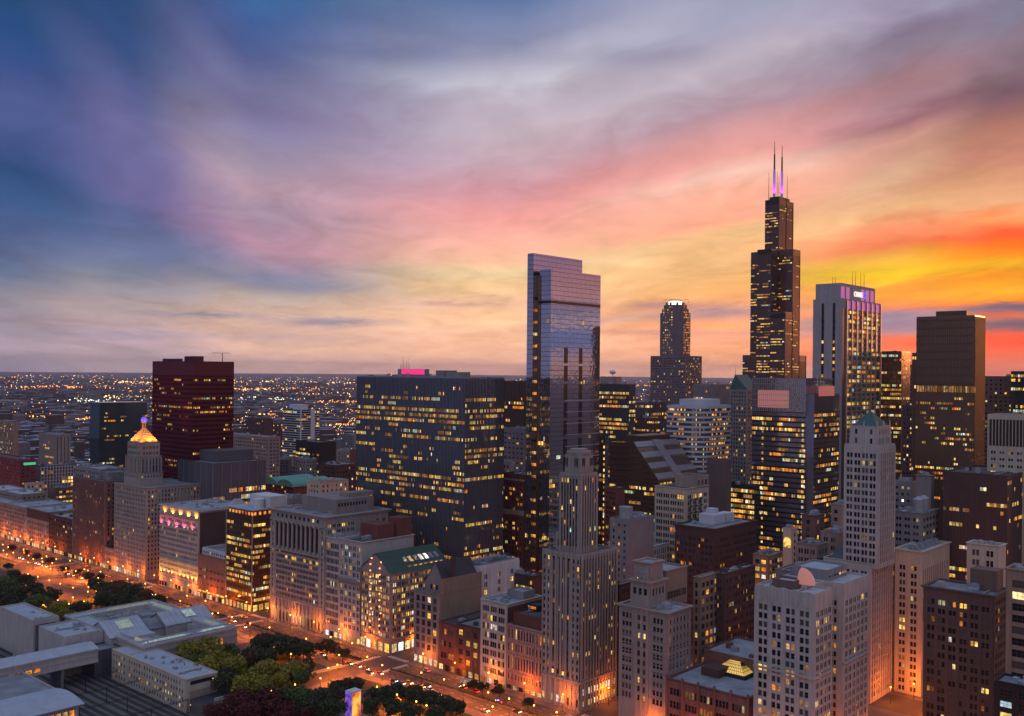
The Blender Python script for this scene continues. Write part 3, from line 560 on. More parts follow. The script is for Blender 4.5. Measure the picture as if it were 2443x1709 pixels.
# gothic club house
xw, xe, ys, yn, z = pbox(M, 989, 1048, 1094, 1420)
b = Bld('club_house', 'gothic stone club house with a steep pointed gable and tall arched windows', LIMED, ((xw+xe)/2, (ys+yn)/2))
b.block(xw-20, xe, ys, yn, 0, z, P(5.2, 1, 3, 4.6, 3.3, .12, zb=9, zt=1), None, 'dark', cor=.6)
mb = MB(); mb.box(xw-20, xe-1, yn-.05, yn+.35, 0, z+9); b.part('side_wall', mb, [TAN])
xg = xe-5; ya = (ys+yn)/2+1; zg = onX(1030, 1341, xg)[2]; zs = z+5; mb = MB()
mb.box(xg-25, xg, ys+4, yn-1, z-1, zs); mb.tri((xg, ys+4, zs), (xg, yn-1, zs), (xg, ya+1, zg)); b.part('gable', mb, [LIMED]); mb = MB()
for p_ in ((yn-.6, 1), (ys+3.6, -1)):
    q = [(xg+.3, p_[0], zs), (xg-30, p_[0], zs), (xg-30, ya+1, zg+.3), (xg+.3, ya+1, zg+.3)]; mb.quad(*(q if p_[1] > 0 else q[::-1]))
b.part('slate_roof', mb, [pmat('slate', (.035, .035, .042), .6, var=.2)]); mb = MB(); mb.box(xg-9, xg-7.4, yn-3.4, yn-1, zs, zg+3); b.part('chimney', mb, [BRICKD])
for k in range(3): b.win('E', xg, ya-3+k*2.4, ya-1.2+k*2.4, z+1.2, z+4, .06, 3 if k == 1 else 0)
mb = MB()
for i in range(11): mb.box(xe-.5, xe+.4, ys+i*(yn-ys-.8)/10, ys+i*(yn-ys-.8)/10+.8, z, z+1.3)
b.part('battlement', mb, [LIMED]); b.shops('E', xe, ys, yn, 1, 4.4, 3, 1., (4,)); b.done()
b = simple('hall_building', 'windowless pale grey hall with a blue tinted side behind the club house', WHITE, pbox(M-45, 1089, 1140, 1178, 1352, lx=40), None, P(14, 2, 1.1, 5, 3, .5, zb=8, zt=4), 'dark', 0, 5, False)
simple('maroon_building', 'small maroon brick building with a black gridded roof next to the club house', BRICK, pbox(M, 1048, 1089, None, 1491, lx=40), P(6.5, 2, 2., 6, 2.8, .4, zb=6), None, 'dark', .4, 2)
simple('brick_shop_building', 'low brick building with a blue grey roof and dark glass shopfront', BRICKD, pbox(M, 1089, 1147, None, 1500, lx=38), P(6.6, 1, 3.2, 5.2, 3., .45, zb=6), None, 'grey', .3, 2)
b = simple('loft_building', 'pale framed loft building with wide three pane windows and a lit top floor', TERRA, pbox(M, 1148, 1210, None, 1442, lx=30), P(6.6, 3, 1.55, 4.55, 2.9, .25, g=.15, zb=6, zt=1.2), None, 'pale', .7, 3, fin=False)
xw, xe, ys, yn, z = b.bx; b.block(xe-26, xe-16, ys+6, yn-2, z-1, z+4, None, None, 'pale', mat=GREY); mb = MB(); mb.bar((xe-9, ys+9, z), (xe-5, ys+14, z+3), .4); mb.bar((xe-5, ys+14, z+3), (xe-10, ys+13, z), .4); mb.bar((xe-10, ys+13, z), (xe-7, ys+8, z+3.4), .4); b.part('roof_frame', mb, [STEEL])
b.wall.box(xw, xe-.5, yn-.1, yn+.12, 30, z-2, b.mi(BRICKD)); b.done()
# venetian palazzo
xw, xe, ys, yn, z = pbox(M, 1210, 1296, None, 1508, lx=40)
b = Bld('venetian_palazzo', 'venetian gothic palazzo of pink stone with lacy arched windows and brick attic', wallm('palazzo_pink', (.36, .22, .18)), ((xw+xe)/2, (ys+yn)/2))
b.block(xw, xe, ys, yn, 0, z, None, None, 'grey', cor=.8)
for (p0, p1, n_) in ((0, .2, 2), (.22, .78, 7), (.8, 1, 2)):
    q0, q1 = ys+.3+(yn-ys-.6)*p0, ys+.3+(yn-ys-.6)*p1
    b.fac('E', xe, q0, q1, 6, 11, P((q1-q0)/n_, 1, .9, 4.4, 3., .1, zb=.2, zt=.3, mar=0), 0); b.fac('E', xe, q0, q1, 12, 21, P((q1-q0)/n_, 1, 1.1, 8, 6.8, .15, zb=.3, zt=.5, mar=0), 0)
    b.fac('E', xe, q0, q1, 21.5, 28.5, P((q1-q0)/n_, 1, 1., 3.4, 2.1, .1, zb=.2, zt=.2, mar=0), 0); b.fac('E', xe, q0, q1, 29, z-1.4, P((q1-q0)/n_, 1, 1.1, 6, 5, .45, zb=.2, zt=.4, mar=0), 0)
b.shops('E', xe, ys, yn, 1.5, 2.2, 3, .8, (2, 4)); b.block(xw, xe-4, ys+.5, yn-.5, z-1, z+6, None, None, 'dark', mat=BRICK)
b.units(xw, xe-8, ys, yn, z+5, 7, .8); mb = MB(); mb.box(xe-22, xe-15, ys+2, ys+9, z+6, z+8.6); b.part('pavilion', mb, [DKM])
for i in range(4): b.win('E', xe-15, ys+2.4+i*1.6, ys+3.6+i*1.6, z+6.4, z+8, .05, 5)
b.done()
# stepped art deco tower
xw, xe, ys, yn, z = pbox(M, 1296, 1386, 1472, 1324)
b = Bld('deco_tower', 'slender grey brown stepped tower with pointed crown on the avenue corner', wallm('deco_stone', (.30, .262, .24)), ((xw+xe)/2, (ys+yn)/2))
DSP = wallm('deco_spandrel', (.075, .055, .05)); b.block(xw, xe, ys, yn, 0, z, None, P(2.6, 1, 1.4, 3.7, 2., .16, zb=16, pd=.7, sp=.2, spm=DSP), 'dark')
for q0, q1, s_ in ((ys, ys+6, P(3, 1, 1.4, 3.7, 2.1, .14, zb=16, mar=0, pd=.6)), (ys+6, yn-6, P(3.4, 1, 2.1, 3.7, 2.1, .14, zb=16, mar=0, pd=.7, sp=.1, spm=DSP)), (yn-6, yn, P(3, 1, 1.4, 3.7, 2.1, .14, zb=16, mar=0, pd=.6))): b.fac('E', xe, q0, q1, 0, z-1, s_, 0)
mb = MB()
for t in (ys, ys+5.5, yn-5.5, yn): mb.box(xe+.1, xe+.8, t-.5 if t > ys else t, t+.5 if t < yn else t, 6, z+.6)
for i in range(4): mb.box(xe+.1, xe+.75, ys+7+i*(yn-ys-14)/3-.35, ys+7+i*(yn-ys-14)/3+.35, 20, z-4)
b.part('pilasters', mb, [b.wallm])
xa, xb, ya, yb, zz = pbox(M-4.5, 1336, 1384, 1425, 1131); st2 = P(2.1, 1, 1.2, 3.7, 2.3, .12, pd=.6, sp=.15, zb=3, spm=DSP)
b.block(xa, xb, ya, yb, z-1, zz, st2, st2, 'dark', cor=0)
b.block(xa+1, xb-2, ya-4, ya, z-1, onX(1320, 1270, xb)[2], P(4, 1, 1.2, 3.7, 2, .3), None, 'dark')
mb = MB(); q = 2.4
def oct_(x0, x1, y0, y1, c): return [(x0+c, y0), (x1-c, y0), (x1, y0+c), (x1, y1-c), (x1-c, y1), (x0+c, y1), (x0, y1-c), (x0, y0+c)]
zc = onX(1384, 1090, xb)[2]; mb.prism(oct_(xa+1, xb-1, ya+1, yb-1, 2), zz-1, zc); mb.prism(oct_(xa+1.6, xb-1.6, ya+1.6, yb-1.6, 2), zc, zc+2.4); mb.prism(oct_(xa+3, xb-3, ya+3, yb-3, 2), zc+2.4, zc+3.6)
for k in range(9):
    for (px, py) in ((xb-1.2, ya+3+(yb-ya-6)*k/8), (xa+3+(xb-xa-6)*k/8, yb-1.2)): mb.prism([(px-.35, py-.35), (px+.35, py-.35), (px+.35, py+.35), (px-.35, py+.35)], zz, zc+1.6, p1=[(px-.1, py-.1), (px+.1, py-.1), (px+.1, py+.1), (px-.1, py+.1)])
b.part('crown', mb, [b.wallm]); b.mast((xa+xb)/2, (ya+yb)/2, zc+3.5, zc+9, .16, name='flagpole')
for k in range(3):
    for dd in (-1, 1): b.win('E', xb-1, (ya+yb)/2+dd*3.4+k*.9-1.2, (ya+yb)/2+dd*3.4+k*.9-.6, zz+3, zz+8, .06, 0); b.win('N', yb-1, (xa+xb)/2+dd*3.4+k*.9-1.2, (xa+xb)/2+dd*3.4+k*.9-.6, zz+3, zz+8, .06, 0)
mb = MB(); mb.box(xe, xe+1, ys, yn+.9, 14.6, 15.6); mb.box(xw, xe, yn, yn+.9, 14.6, 15.6); b.part('ledge', mb, [b.wallm])
b.shops('E', xe, ys, yn, 2, 4, 3, .7, (2, 4)); b.shops('N', yn, xw, xe, 8, 3.4, 3.6, .7, (4,)); b.shops('N', yn, xw, xe, 2, 3., 3.6, .7, (2, 4)); b.done()
# clock-less tower building with loggia
xw, xe, ys, yn, z = pbox(M, 1478, 1592, 1647, 1462)
b = Bld('loggia_tower', 'pink stone building with a square corner tower and arched loggia on top', PINK, ((xw+xe)/2, (ys+yn)/2))
w3 = P(9.6, 3, 1.5, 4.1, 2.6, .08, zb=14, zt=2, g=.6); b.block(xw, xe, ys, yn, 0, z, None, P(3.2, 1, 1.3, 4.1, 2.4, .1, zb=14, zt=2), 'pale', cor=1.4)
t = (yn-ys); b.fac('E', xe, ys, ys+t*.34, 0, z-1, w3, 0); b.fac('E', xe, yn-t*.36, yn, 0, z-1, w3, 0); b.fac('E', xe, ys+t*.34, yn-t*.36, 0, z-1, P(3.1, 1, 1.7, 4.1, 2.6, .14, zb=14, zt=2, pd=.8), 0)
xa, xb, ya, yb, zz = pbox(M-3, 1505, 1551, 1587, 1416); zz2 = onX(1553, 1380, xb)[2]
b.block(xa, xb, ya, yb, z-1, onX(1551, 1384, xb)[2]-1, P(3.6, 1, 1.9, 7, 5.4, .1, zb=6, zt=2.4), P(3., 1, 1.6, 7, 5.4, .1, zb=6, zt=2.4), 'grey', cor=1.5)
z3 = onX(1551, 1384, xb)[2]-1; xa2, xb2, ya2, yb2 = xa+1, xb-1.2, ya+1.2, yb-1.2; z4 = onX(1551, 1343, xb2)[2]
b.block(xa2, xb2, ya2, yb2, z3-1, z4, P(2.2, 1, .7, 10, 2, .1, zb=.2, zt=6), P(2.2, 1, .7, 10, 2, .1, zb=.2, zt=6), 'pale', cor=1.1)
mb = MB()
for k in range(3):
    yy = ya2+2.2+(yb2-ya2-4.4)*k/2; n_ = 14
    for j in range(n_):
        a0, a1 = 6.2832*j/n_, 6.2832*(j+1)/n_; mb.bar((xb2+.35, yy+1.1*math.cos(a0), z4-4+1.1*math.sin(a0)), (xb2+.35, yy+1.1*math.cos(a1), z4-4+1.1*math.sin(a1)), .28)
b.part('medallions', mb, [TERRA])
xs, xf, yf, yg, zf = pbox(M-22, 1550, 1590, 1650, 1362, lx=20, ly=18); b.block(xs, xf, yf, yg, z-4, zf, None, P(3, 2, 1., 4, 2.4, .05, zb=3, zt=9, rel=0), 'pale', mat=TAN, cor=.6)
mb = MB()
for k in range(11):
    zz = z-2.6-k*4.1
    for q0, q1 in ((ys, ys+t*.34), (yn-t*.36, yn)): mb.box(xe+.36, xe+.62, q0, q1, zz, zz+.35)
    mb.box(xe-20, xe+.36, yn+.36, yn+.62, zz, zz+.35)
b.part('belt_courses', mb, [PINK]); b.units(xw, xe, ya2, yn, z-1, 6); b.done()
# low skylit block
xw, xe, ys, yn, z = pbox(M, 1592, 1786, None, 1665, lx=60)
b = Bld('skylight_building', 'low red brown block with a pale roof carrying a glowing glass pyramid', wallm('oxblood', (.17, .085, .075)), ((xw+xe)/2, (ys+yn)/2))
b.block(xw+26, xe, ys, yn, 0, z, P(8.4, 4, 1.45, 5., 2.7, .35, zb=8, zt=2, g=.35, pd=.6), None, 'pale', cor=.6)
b.block(xw-8, xw+26, ys, yn, 0, z+7, None, None, 'pale')
mb = MB()
for i in range(6): yy = ys+(yn-ys)*i/5; mb.box(xe+.1, xe+1.1, yy-.5, yy+.5, 0, z+.6); mb.sphere((xe+.6, yy, z+1), .8, 8)
b.part('pilasters', mb, [b.wallm])
c0 = onZ(1713, 1600, z+.5); c1 = onZ(1794, 1600, z+.5); cx, cy = (c0[0]+c1[0])/2, (c0[1]+c1[1])/2; hx, hy = 6.2, 8.4; mb = MB(); mb.box(cx-hx-1, cx+hx+1, cy-hy-1, cy+hy+1, z-1, z+.8); b.part('skylight_curb', mb, [DKM])
mb = MB(); mb.prism([(cx-hx, cy-hy), (cx+hx, cy-hy), (cx+hx, cy+hy), (cx-hx, cy+hy)], z+.8, z+5.2, p1=[(cx-.6, cy-3.2), (cx+.6, cy-3.2), (cx+.6, cy+3.2), (cx-.6, cy+3.2)]); b.part('glass_pyramid', mb, [glow('skylight_glow', (1, .62, .12), .85)])
mb = MB()
for i in range(13):
    f = i/12
    for sx in (-1, 1): mb.bar((cx+sx*hx, cy-hy+2*hy*f, z+.85), (cx+sx*.6, cy-3.2+6.4*f, z+5.25), .16); mb.bar((cx-hx+2*hx*f, cy+sx*hy, z+.85), (cx-.6+1.2*f, cy+sx*3.2, z+5.25), .16)
for f in (.25, .5, .75):
    e, g_ = hx+(.6-hx)*f, hy+(3.2-hy)*f; zz = z+.85+4.4*f
    for p_, q_ in (((e, g_), (-e, g_)), ((e, -g_), (e, g_)), ((-e, g_), (-e, -g_)), ((-e, -g_), (e, -g_))): mb.bar((cx+p_[0], cy+p_[1], zz), (cx+q_[0], cy+q_[1], zz), .16)
b.part('skylight_ribs', mb, [BLKM]); b.units(xw+28, xe-22, ys+3, ys+20, z-1, 3); b.units(xw, xw+22, ys, yn, z+6, 3)
mb = MB(); mb.box(xe-30, xe-18, ys+8, ys+18, z-1, z+3); b.part('roof_shed', mb, [BRICKD]); b.done()
# terracotta block at the right
xw, xe, ys, yn, z = pbox(M, 1801, 1943, 1985, 1418); z2 = z
b = Bld('terracotta_block', 'white terracotta block with paired windows, twin wings and a stepped parapet', TERRA, ((xw+xe)/2, (ys+yn)/2))
st = P(6.9, 2, 1.75, 3.8, 2.5, .24, zb=4, zt=6.5, g=.75, pd=.5, burst=(.2, .6, 1, 1.8)); b.block(xw, xe, ys, yn, 0, z, st, P(4.4, 2, 1.25, 3.8, 2.5, .18, zb=4, zt=6.5, g=.5), 'pale')
xr = onY(2012, 1385, yn)[0]; xr2 = onY(2048, 1379, yn)[0]; xc = onY(1985, 1400, yn)[0]
b.block(xr, xc, ys, yn-9, 0, z-.05, None, P(5.5, 2, 1.3, 3.9, 2.3, .2, zb=4, zt=6), 'pale'); b.block(xr2-12, xr, ys, yn, 0, z, None, P(4.4, 2, 1.25, 3.8, 2.5, .1, zb=4, zt=6.5, g=.5), 'pale'); b.fac('E', xr+.02, yn-9, yn, 0, z-1, P(9, 2, 1.3, 3.9, 2.3, .25, zb=4, zt=6.5), 0)
mb = MB()
for zz in (z-36.5,): mb.box(xe, xe+1.2, ys, yn+1, zz-.9, zz); mb.box(xc, xe, yn, yn+1, zz-.9, zz); mb.box(xr2-12, xr, yn, yn+1, zz-.9, zz)
b.part('string_course', mb, [TERRA]); mb = MB(); n_ = 5
for i in range(n_):
    y0_ = ys+(yn-ys)*(i+.12)/n_; y1_ = ys+(yn-ys)*(i+.88)/n_
    mb.box(xe-.4, xe+.6, y0_, y1_, z-5.8, z-.05); mb.box(xe-.3, xe+.75, (y0_+y1_)/2-1.2, (y0_+y1_)/2+1.2, z-6.6, z+.5)
b.part('parapet_panels', mb, [TERRA]); b.block(xe-14, xe-5, ys+6, yn-12, z-1, z+3, None, None, 'white', mat=BROWN); b.block(xr2-8, xr2+14, ys+2, yn-9, z-1, z+4.4, None, P(3, 1, 1.6, 3, 1.4, .2, rel=0), 'white', mat=GREY)
b.units(xc, xe, ys, yn, z-1, 4, .7)
c0 = onZ(1896, 1391, z+1); mb = MB(); n_ = 9; g0 = []
R_ = 6.4; cx, cy = c0[0]-1, c0[1]+3
for i in range(n_+1):
    a_ = math.pi/2*i/n_; r_ = R_*math.cos(a_); zz = z+1+R_*math.sin(a_)*1.15
    g0.append([(cx+r_*math.cos(t_)*.35, cy+r_*math.sin(t_), zz) for t_ in [math.pi*j/8-.2 for j in range(9)]])
for i in range(n_):
    for j in range(8): mb.quad(g0[i][j], g0[i][j+1], g0[i+1][j+1], g0[i+1][j])
b.part('sail_canopy', mb, [glow('canopy_pink', (1, .36, .30), .36)]); b.done()
# tall white shaft with green roof
X0 = 150; xw, xe, ys, yn, z = pbox(X0, 2015, 2097, 2135, 1063)
b = Bld('terracotta_shaft_tower', 'tall white terracotta tower with setbacks and a green pointed roof', TERRA, ((xw+xe)/2, (ys+yn)/2))
st = P(4.7, 2, 1.4, 4., 2.5, .03, zb=2, zt=3, g=.45, pd=.5, sp=.3); sn = P(3.2, 2, 1., 4., 2.5, .03, zb=2, zt=3, g=.25, pd=.5, sp=.25, spm=LIMED); xl, xel, ysl, ynl, zl = pbox(X0+1.5, 2048, 2075, 2157, 1344)
b.block(xw, xe, ys, yn, zl-3, z, st, sn, 'pale'); b.block(xl, xel, yn-30, ynl+.4, 0, zl, st, sn, 'dark', cor=.5)
mb = MB(); mb.prism([(xw-6, ys-8), (xe+1, ys-8), (xe+1, ys), (xw-6, ys)], zl-1, zl+6, p1=[(xw-4, ys-4), (xe-2, ys-4), (xe-2, ys), (xw-4, ys)]); b.part('mansard_roof', mb, [pmat('mansard', (.06, .085, .095), .6, var=.3)])
xa, xb, ya, yb = xw+2.4, xe-2.2, ys+2.6, yn-2; zz = onX(2096, 1018, xb)[2]; b.block(xa, xb, ya, yb, z-1, zz, P(4.4, 1, 1.4, 4.6, 2.6, .0, zb=.4, zt=.6), P(2.8, 1, 1.2, 4.6, 2.8, .0, zb=.4, zt=.6), None, par=0, cor=.5)
mb = MB(); zp = onX(2071, 981, (xa+xb)/2)[2]; cx, cy = (xa+xb)/2, (ya+yb)/2; mb.prism([(xa+.6, ya+.6), (xb-.6, ya+.6), (xb-.6, yb-.6), (xa+.6, yb-.6)], zz, zp, p1=[(cx-.4, cy-.4), (cx+.4, cy-.4), (cx+.4, cy+.4), (cx-.4, cy+.4)]); b.part('pyramid_roof', mb, [pmat('old_patina', (.035, .10, .095), .7, var=.35, vscale=.3)])
mb = MB()
for px, py in ((xb, ya), (xb, yb), (xa, yb), (xb, cy), (cx, yb)): mb.prism([(px-.7, py-.7), (px+.7, py-.7), (px+.7, py+.7), (px-.7, py+.7)], z-1, zz+3, p1=[(px-.2, py-.2), (px+.2, py-.2), (px+.2, py+.2), (px-.2, py+.2)])
b.part('finials', mb, [TERRA]); b.done()
# ------------------------------------------------------------------ towers behind the street wall
def box_tower(name, label, wall, bx, E, Nn, ribm=None, roof='dark', units=3, cor=0., fin=True, cat='tower', par=1.):
    xw, xe, ys, yn, z = bx; b = Bld(name, label, wall, ((xw+xe)/2, (ys+yn)/2), cat); b.bx = bx; b.ribm = ribm
    b.block(xw, xe, ys, yn, 0, z, E, Nn, roof, cor=cor, par=par); b.units(xw, xe, ys, yn, z-par, units)
    return b.done() if fin else b
def pent(b, X, ul, uc, ur, v, z0, mat, name='penthouse', d=None):
    a, e, s, n, z = pbox(X, ul, uc, ur, v, d=d); mb = MB(); mb.box(a, e, s, n, z0, z); b.part(name, mb, [mat]); return a, e, s, n, z
# wide dark ribbed slab
st = C(1.45, 3.85, .42, rw=.26, ro=.4, sh=1.5, burst=(0, 0, .25, .5, 1., 1.6, 2.2), zb=8, zt=5, lh=.9)
b = box_tower('ribbed_slab_tower', 'wide dark office slab with closely spaced vertical ribs and a magenta lit rooftop', pmat('glass_slate', (.32, .34, .42), .07, .75, var=.12, vscale=.03), pbox(200, 852, 1110, 1203, 900), st, dict(st, p=.4), pmat('rib_grey', (.085, .085, .095), .45, .4, var=.1), 'grey', 0, fin=False)
xw, xe, ys, yn, z = b.bx; g = pent(b, 190, 949, 1014, 1024, 881, z-1, GREY); pent(b, 182, 1040, 1060, 1090, 884, z-1, LIMED); pent(b, 186, 1066, 1100, 1122, 888, z-1, LIMED, 'cooling_tower')
mb = MB(); mb.box(g[1], g[1]+.4, g[2]+(g[3]-g[2])*.15, g[3]-.5, g[4]-4, g[4]-.2); b.part('light_panel', mb, [MAG])
for k in range(7): b.mast(g[0]+4+k*3, g[2]+3+k*5, g[4], g[4]+4+k % 3*2, .15)
b.units(xw, xe, ys, ys+60, z-1, 8); mb = MB()
for i in range(70): mb.box(xe+.02, xe+.5, ys+i*(yn-ys)/69-.25, ys+i*(yn-ys)/69+.25, 0, .1)
b.done()
# glass residential tower of two offset slabs
x0, xe, ys, yn, z = pbox(150, 1288, 1315, 1433, 642)
b = Bld('glass_slab_tower', 'tall mirrored glass tower of two offset slabs reflecting the pink sky', G_BLUE, (xe-20, ys), 'tower'); b.ribm = pmat('glass_joint', (.12, .13, .17), .3, .6, var=0)
sp_ = pmat('glass_floor_line', (.20, .22, .28), .15, .9, var=0); st = C(1.5, 3.3, .05, rw=.12, ro=.06, sh=.35, spm=sp_, so=.05, burst=(0, 0, 0, .4, 1, 2.2), lh=.9, zt=1.5, zr=(0, .88))
y1 = onX(1288, 700, xe)[1]; b.block(x0, xe, y1, yn, 0, z, st, st, None, par=0)
c1 = onY(1273, 604, y1-3.2); zt = c1[2]; x1 = c1[0]; y2 = onX(1258, 700, x1)[1]; xw1 = onY(1389, 626, y1-3.2)[0]
b.block(xw1, x1, y2, y1-3.2, 0, zt, st, st, None, par=0)
mb = MB(); mb.box(x0+2, x1-1.6, y1-3.2, y1, 0, z-4); b.part('recess', mb, [G_BRN]); mb = MB(); mb.box(x0-.05, xe+.1, yn, yn+.12, z-24, z-22); mb.box(xe, xe+.12, y1, yn, z-24, z-22); b.part('louvre_band', mb, [BLKM])
for q in (.30, .60):
    for k in range(14):
        xx = xe-(xe-x0)*q; zz = z-66-k*13; mb = MB()
        if zz < 40: break
        mb.box(xx-2., xx+2., yn-.02, yn+.12, zz, zz+11.2); b.part('balcony_slot', mb, [BLKM])
for k in range(26): b.win('E', x1-1.6, y1-3.0, y1-.4, 20+k*8.4, 22+k*8.4, .06, b.seed.choice((0, 3, 3, 5, 2)), solo=False)
mb = MB()
for k in range(13): mb.box(x0, xe-(xe-x0)*.3, yn, yn+.3, 60+k*8.2, 60.7+k*8.2)
b.part('balcony_rails', mb, [ALU]); b.done()
# mid-distance glass and stone around it
box_tower('dark_tower', 'dark flat topped tower showing between the ribbed slab and the glass slab tower', G_BRN, pbox(40, 1170, 1250, 1275, 909), C(1.6, 3.8, .3, rw=.3, ro=.2, ribm=BLKM, zr=(.3, .95)), None, BLKM, 'dark', 2)
box_tower('grey_block', 'plain grey block under the dark tower, left of the glass slab tower', GREY, pbox(60, 1190, 1252, 1280, 1024), P(5, 1, 2, 4, 1.2, .05, rel=0), None, None, 'pale', 2, cat='building')
b = box_tower('brick_hotel', 'tall red brick hotel with pale stone bands at the foot of the glass slab tower', BRICK, pbox(140, 1195, 1251, 1300, 1133), P(3.4, 2, .85, 3.5, 1.9, .12, zb=4), P(3.4, 2, .85, 3.5, 1.9, .1), None, 'pale', 3, .8, False, 'building')
xw, xe, ys, yn, z = b.bx; mb = MB(); mb.box(xe, xe+.7, ys, yn+.7, z-30, z-26.5); mb.box(xe, xe+.6, ys, yn+.6, z-5, z-3.6); b.part('stone_bands', mb, [LIME]); b.done()
box_tower('white_stair_block', 'tiny white block with dark windows poking above the brick hotel', WHITE, pbox(120, 1190, 1218, 1226, 1101), P(3, 1, 1.3, 4, 2.2, .05, rel=0), None, None, 'pale', 0, cat='building')
b = box_tower('amber_office_tower', 'dark office tower with amber lit floors and a rooftop dish', G_DARK, pbox(-40, 1420, 1501, 1516, 917), C(1.6, 3.9, .5, rw=.2, ro=.15, ribm=BLKM, sh=1.3, burst=(0, .1, .3, 1, 1.8, 2.2)), C(1.6, 3.9, .35, rw=.2, ro=.15, ribm=BLKM, sh=1.3), BLKM, 'dark', 2, fin=False)
g = pent(b, -55, 1432, 1471, 1483, 899, b.bx[4]-1, PINK); mb = MB(); mb.sphere((g[1]-5, g[3]-8, g[4]+4), 3.2, 10, sz=.6); mb.cyl(g[1]-5, g[3]-8, g[4], g[4]+3, .4); b.part('satellite_dish', mb, [WHITE]); b.done()
box_tower('speckled_dark_tower', 'dark office block speckled with small lights left of the pointed spire tower', G_DARK, pbox(-130, 1500, 1548, 1590, 960), C(2, 3.8, .2, rw=.3, ro=.2, ribm=BLKM), C(2, 3.8, .2, rw=.3, ro=.2, ribm=BLKM), BLKM, 'dark', 3)
box_tower('speckled_low_block', 'lower dark block with many lit dots and a lit stair column', G_BRN, pbox(-110, 1516, 1560, 1575, 998), C(2, 3.8, .45, rw=.5, ro=.2, ribm=BRZ, sh=1.8), C(2, 3.8, .4, rw=.5, ro=.2, ribm=BRZ, sh=1.8), BRZ, 'dark', 2)
b = box_tower('slim_dark_tower', 'slim dark tower with a string of lights down its edge beside the glass slab tower', G_DARK, pbox(75, 1395, 1444, 1452, 1041), C(1.8, 3.6, .12, rw=.3, ro=.2, ribm=BLKM, zb=3), None, BLKM, 'grey', 1, fin=False)
for k in range(24): b.win('E', b.bx[1], b.bx[3]-1.3, b.bx[3]-.3, 20+k*4.4, 22+k*4.4, .3, 2 if k % 4 else 5, solo=False)
b.done()
box_tower('small_brick_block', 'small red brick block between the deco tower and the sloping roof building', BRICK, pbox(90, 1443, 1471, 1490, 1165), P(3.4, 2, .8, 3.5, 1.8, .1, rel=0), None, None, 'dark', 1, .6, cat='building')
# sloped terrace building
x0, xe, ys, yn, z = pbox(30, 1458, 1512, 1570, 1062)
b = Bld('sloped_roof_building', 'dark banded office building with a stepped glass roof slanting down its north side', G_BRN, (xe-25, ys)); xw = xe-62
pts_top = onX(1512, 1058, xe); pts_bot = onX(1570, 1147, xe); y_l = onX(1455, 1062, xe)[1]; yb_ = pts_bot[1]; zb_ = pts_bot[2]; yt = pts_top[1]; zt = pts_top[2]
b.wall.prism([(xw, y_l), (xe, y_l), (xe, yb_), (xw, yb_)], 0, zb_); b.wall.prism([(xw, y_l), (xe, y_l), (xe, yb_), (xw, yb_)], zb_, zt, p1=[(xw, y_l), (xe, y_l), (xe, yt), (xw, yt)])
b.fac('E', xe, y_l, yb_, 0, zb_, Bn(3.9, 1.5, BRZ, .3, bo=.2, cw=1.6), 0); nl = 9
b.fac('N', yb_, xw, xe, 0, zb_, Bn(3.9, 1.5, BRZ, .22, bo=.2, cw=1.6), 0)
mb = MB(); lit = MB(); n_ = 7
for i in range(n_):
    f0, f1 = i/n_, (i+1)/n_; ya, yb2 = yt+(yb_-yt)*f0, yt+(yb_-yt)*f1; za, zb2 = zt+(zb_-zt)*f0, zt+(zb_-zt)*f1
    for (p0, p1, up, k) in ((0, .42, 1.2, i % 2), (.42, .58, 1.9, 0), (.58, 1., 1.2, (i+(i > 3)) % 2)):
        xa, xb = xe-(xe-xw)*p0, xe-(xe-xw)*p1; m_ = mb if k == 0 else lit; u_ = up if k == 0 else .25
        m_.quad((xa, ya, za+u_), (xa, yb2, zb2+u_), (xb, yb2, zb2+u_), (xb, ya, za+u_)); m_.quad((xa, ya, za), (xa, yb2, zb2), (xa, yb2, zb2+u_), (xa, ya, za+u_)); m_.quad((xa, yb2, zb2), (xb, yb2, zb2), (xb, yb2, zb2+u_), (xa, yb2, zb2+u_))
b.part('sloping_skylight', mb, [pmat('skylight_glass', (.27, .27, .30), .25, .5, var=.1)]); b.part('terrace_glazing', lit, [G_BRN])
mb = MB()
for i in range(6):
    f = (i+.5)/6; zz = zb_+(zt-zb_)*f; mb.box(xe, xe+.25, y_l, yb_+(yt-yb_)*(zz-zb_)/(zt-zb_)-.5, zz-.8, zz+.8)
b.part('upper_bands', mb, [BRZ]); mb = MB(); mb.box(xw+6, xe-16, y_l+4, yt-2, zt, zt+5); b.part('penthouse', mb, [BRZ]); b.done()
# pale gridded block with balconies
b = box_tower('balcony_building', 'cream gridded building with tall windows and balconies on its side', CREAM, pbox(80, 1563, 1636, 1690, 1166), P(6.4, 3, 1.35, 4.6, 2.7, .08, zt=3, zb=3, g=.5, pd=.5), P(7, 2, 2., 4.6, 2.6, .15, zb=3, zt=3), None, 'dark', 1, .7, False, 'building')
xw, xe, ys, yn, z = b.bx; b.block(xw, xe-14, ys+8, yn, z-1, z+8, None, P(5, 1, 2.2, 4, 2.4, .2, rel=0), 'dark', mat=PINK)
for j in range(3):
    for k in range(8):
        xx = xe-4.5-j*7; zz = z-9-k*4.6; mb = MB(); mb.box(xx-1.8, xx+1.8, yn+.4, yn+1.7, zz, zz+.25); mb.box(xx-1.8, xx+1.8, yn+1.6, yn+1.7, zz+.25, zz+1.2); b.part('balcony', mb, [DKM])
b.done()
box_tower('flat_roof_building', 'low building with a broad grey flat roof and a white colonnade of windows', WHITE, pbox(110, 1452, 1537, 1649, 1307), P(4, 1, 2.8, 4.5, 2.8, .1, zt=1.5), P(2.7, 1, 1.5, 4.6, 3.6, .1, zt=1.5, pd=.5), None, 'grey', 4, 1., cat='building')
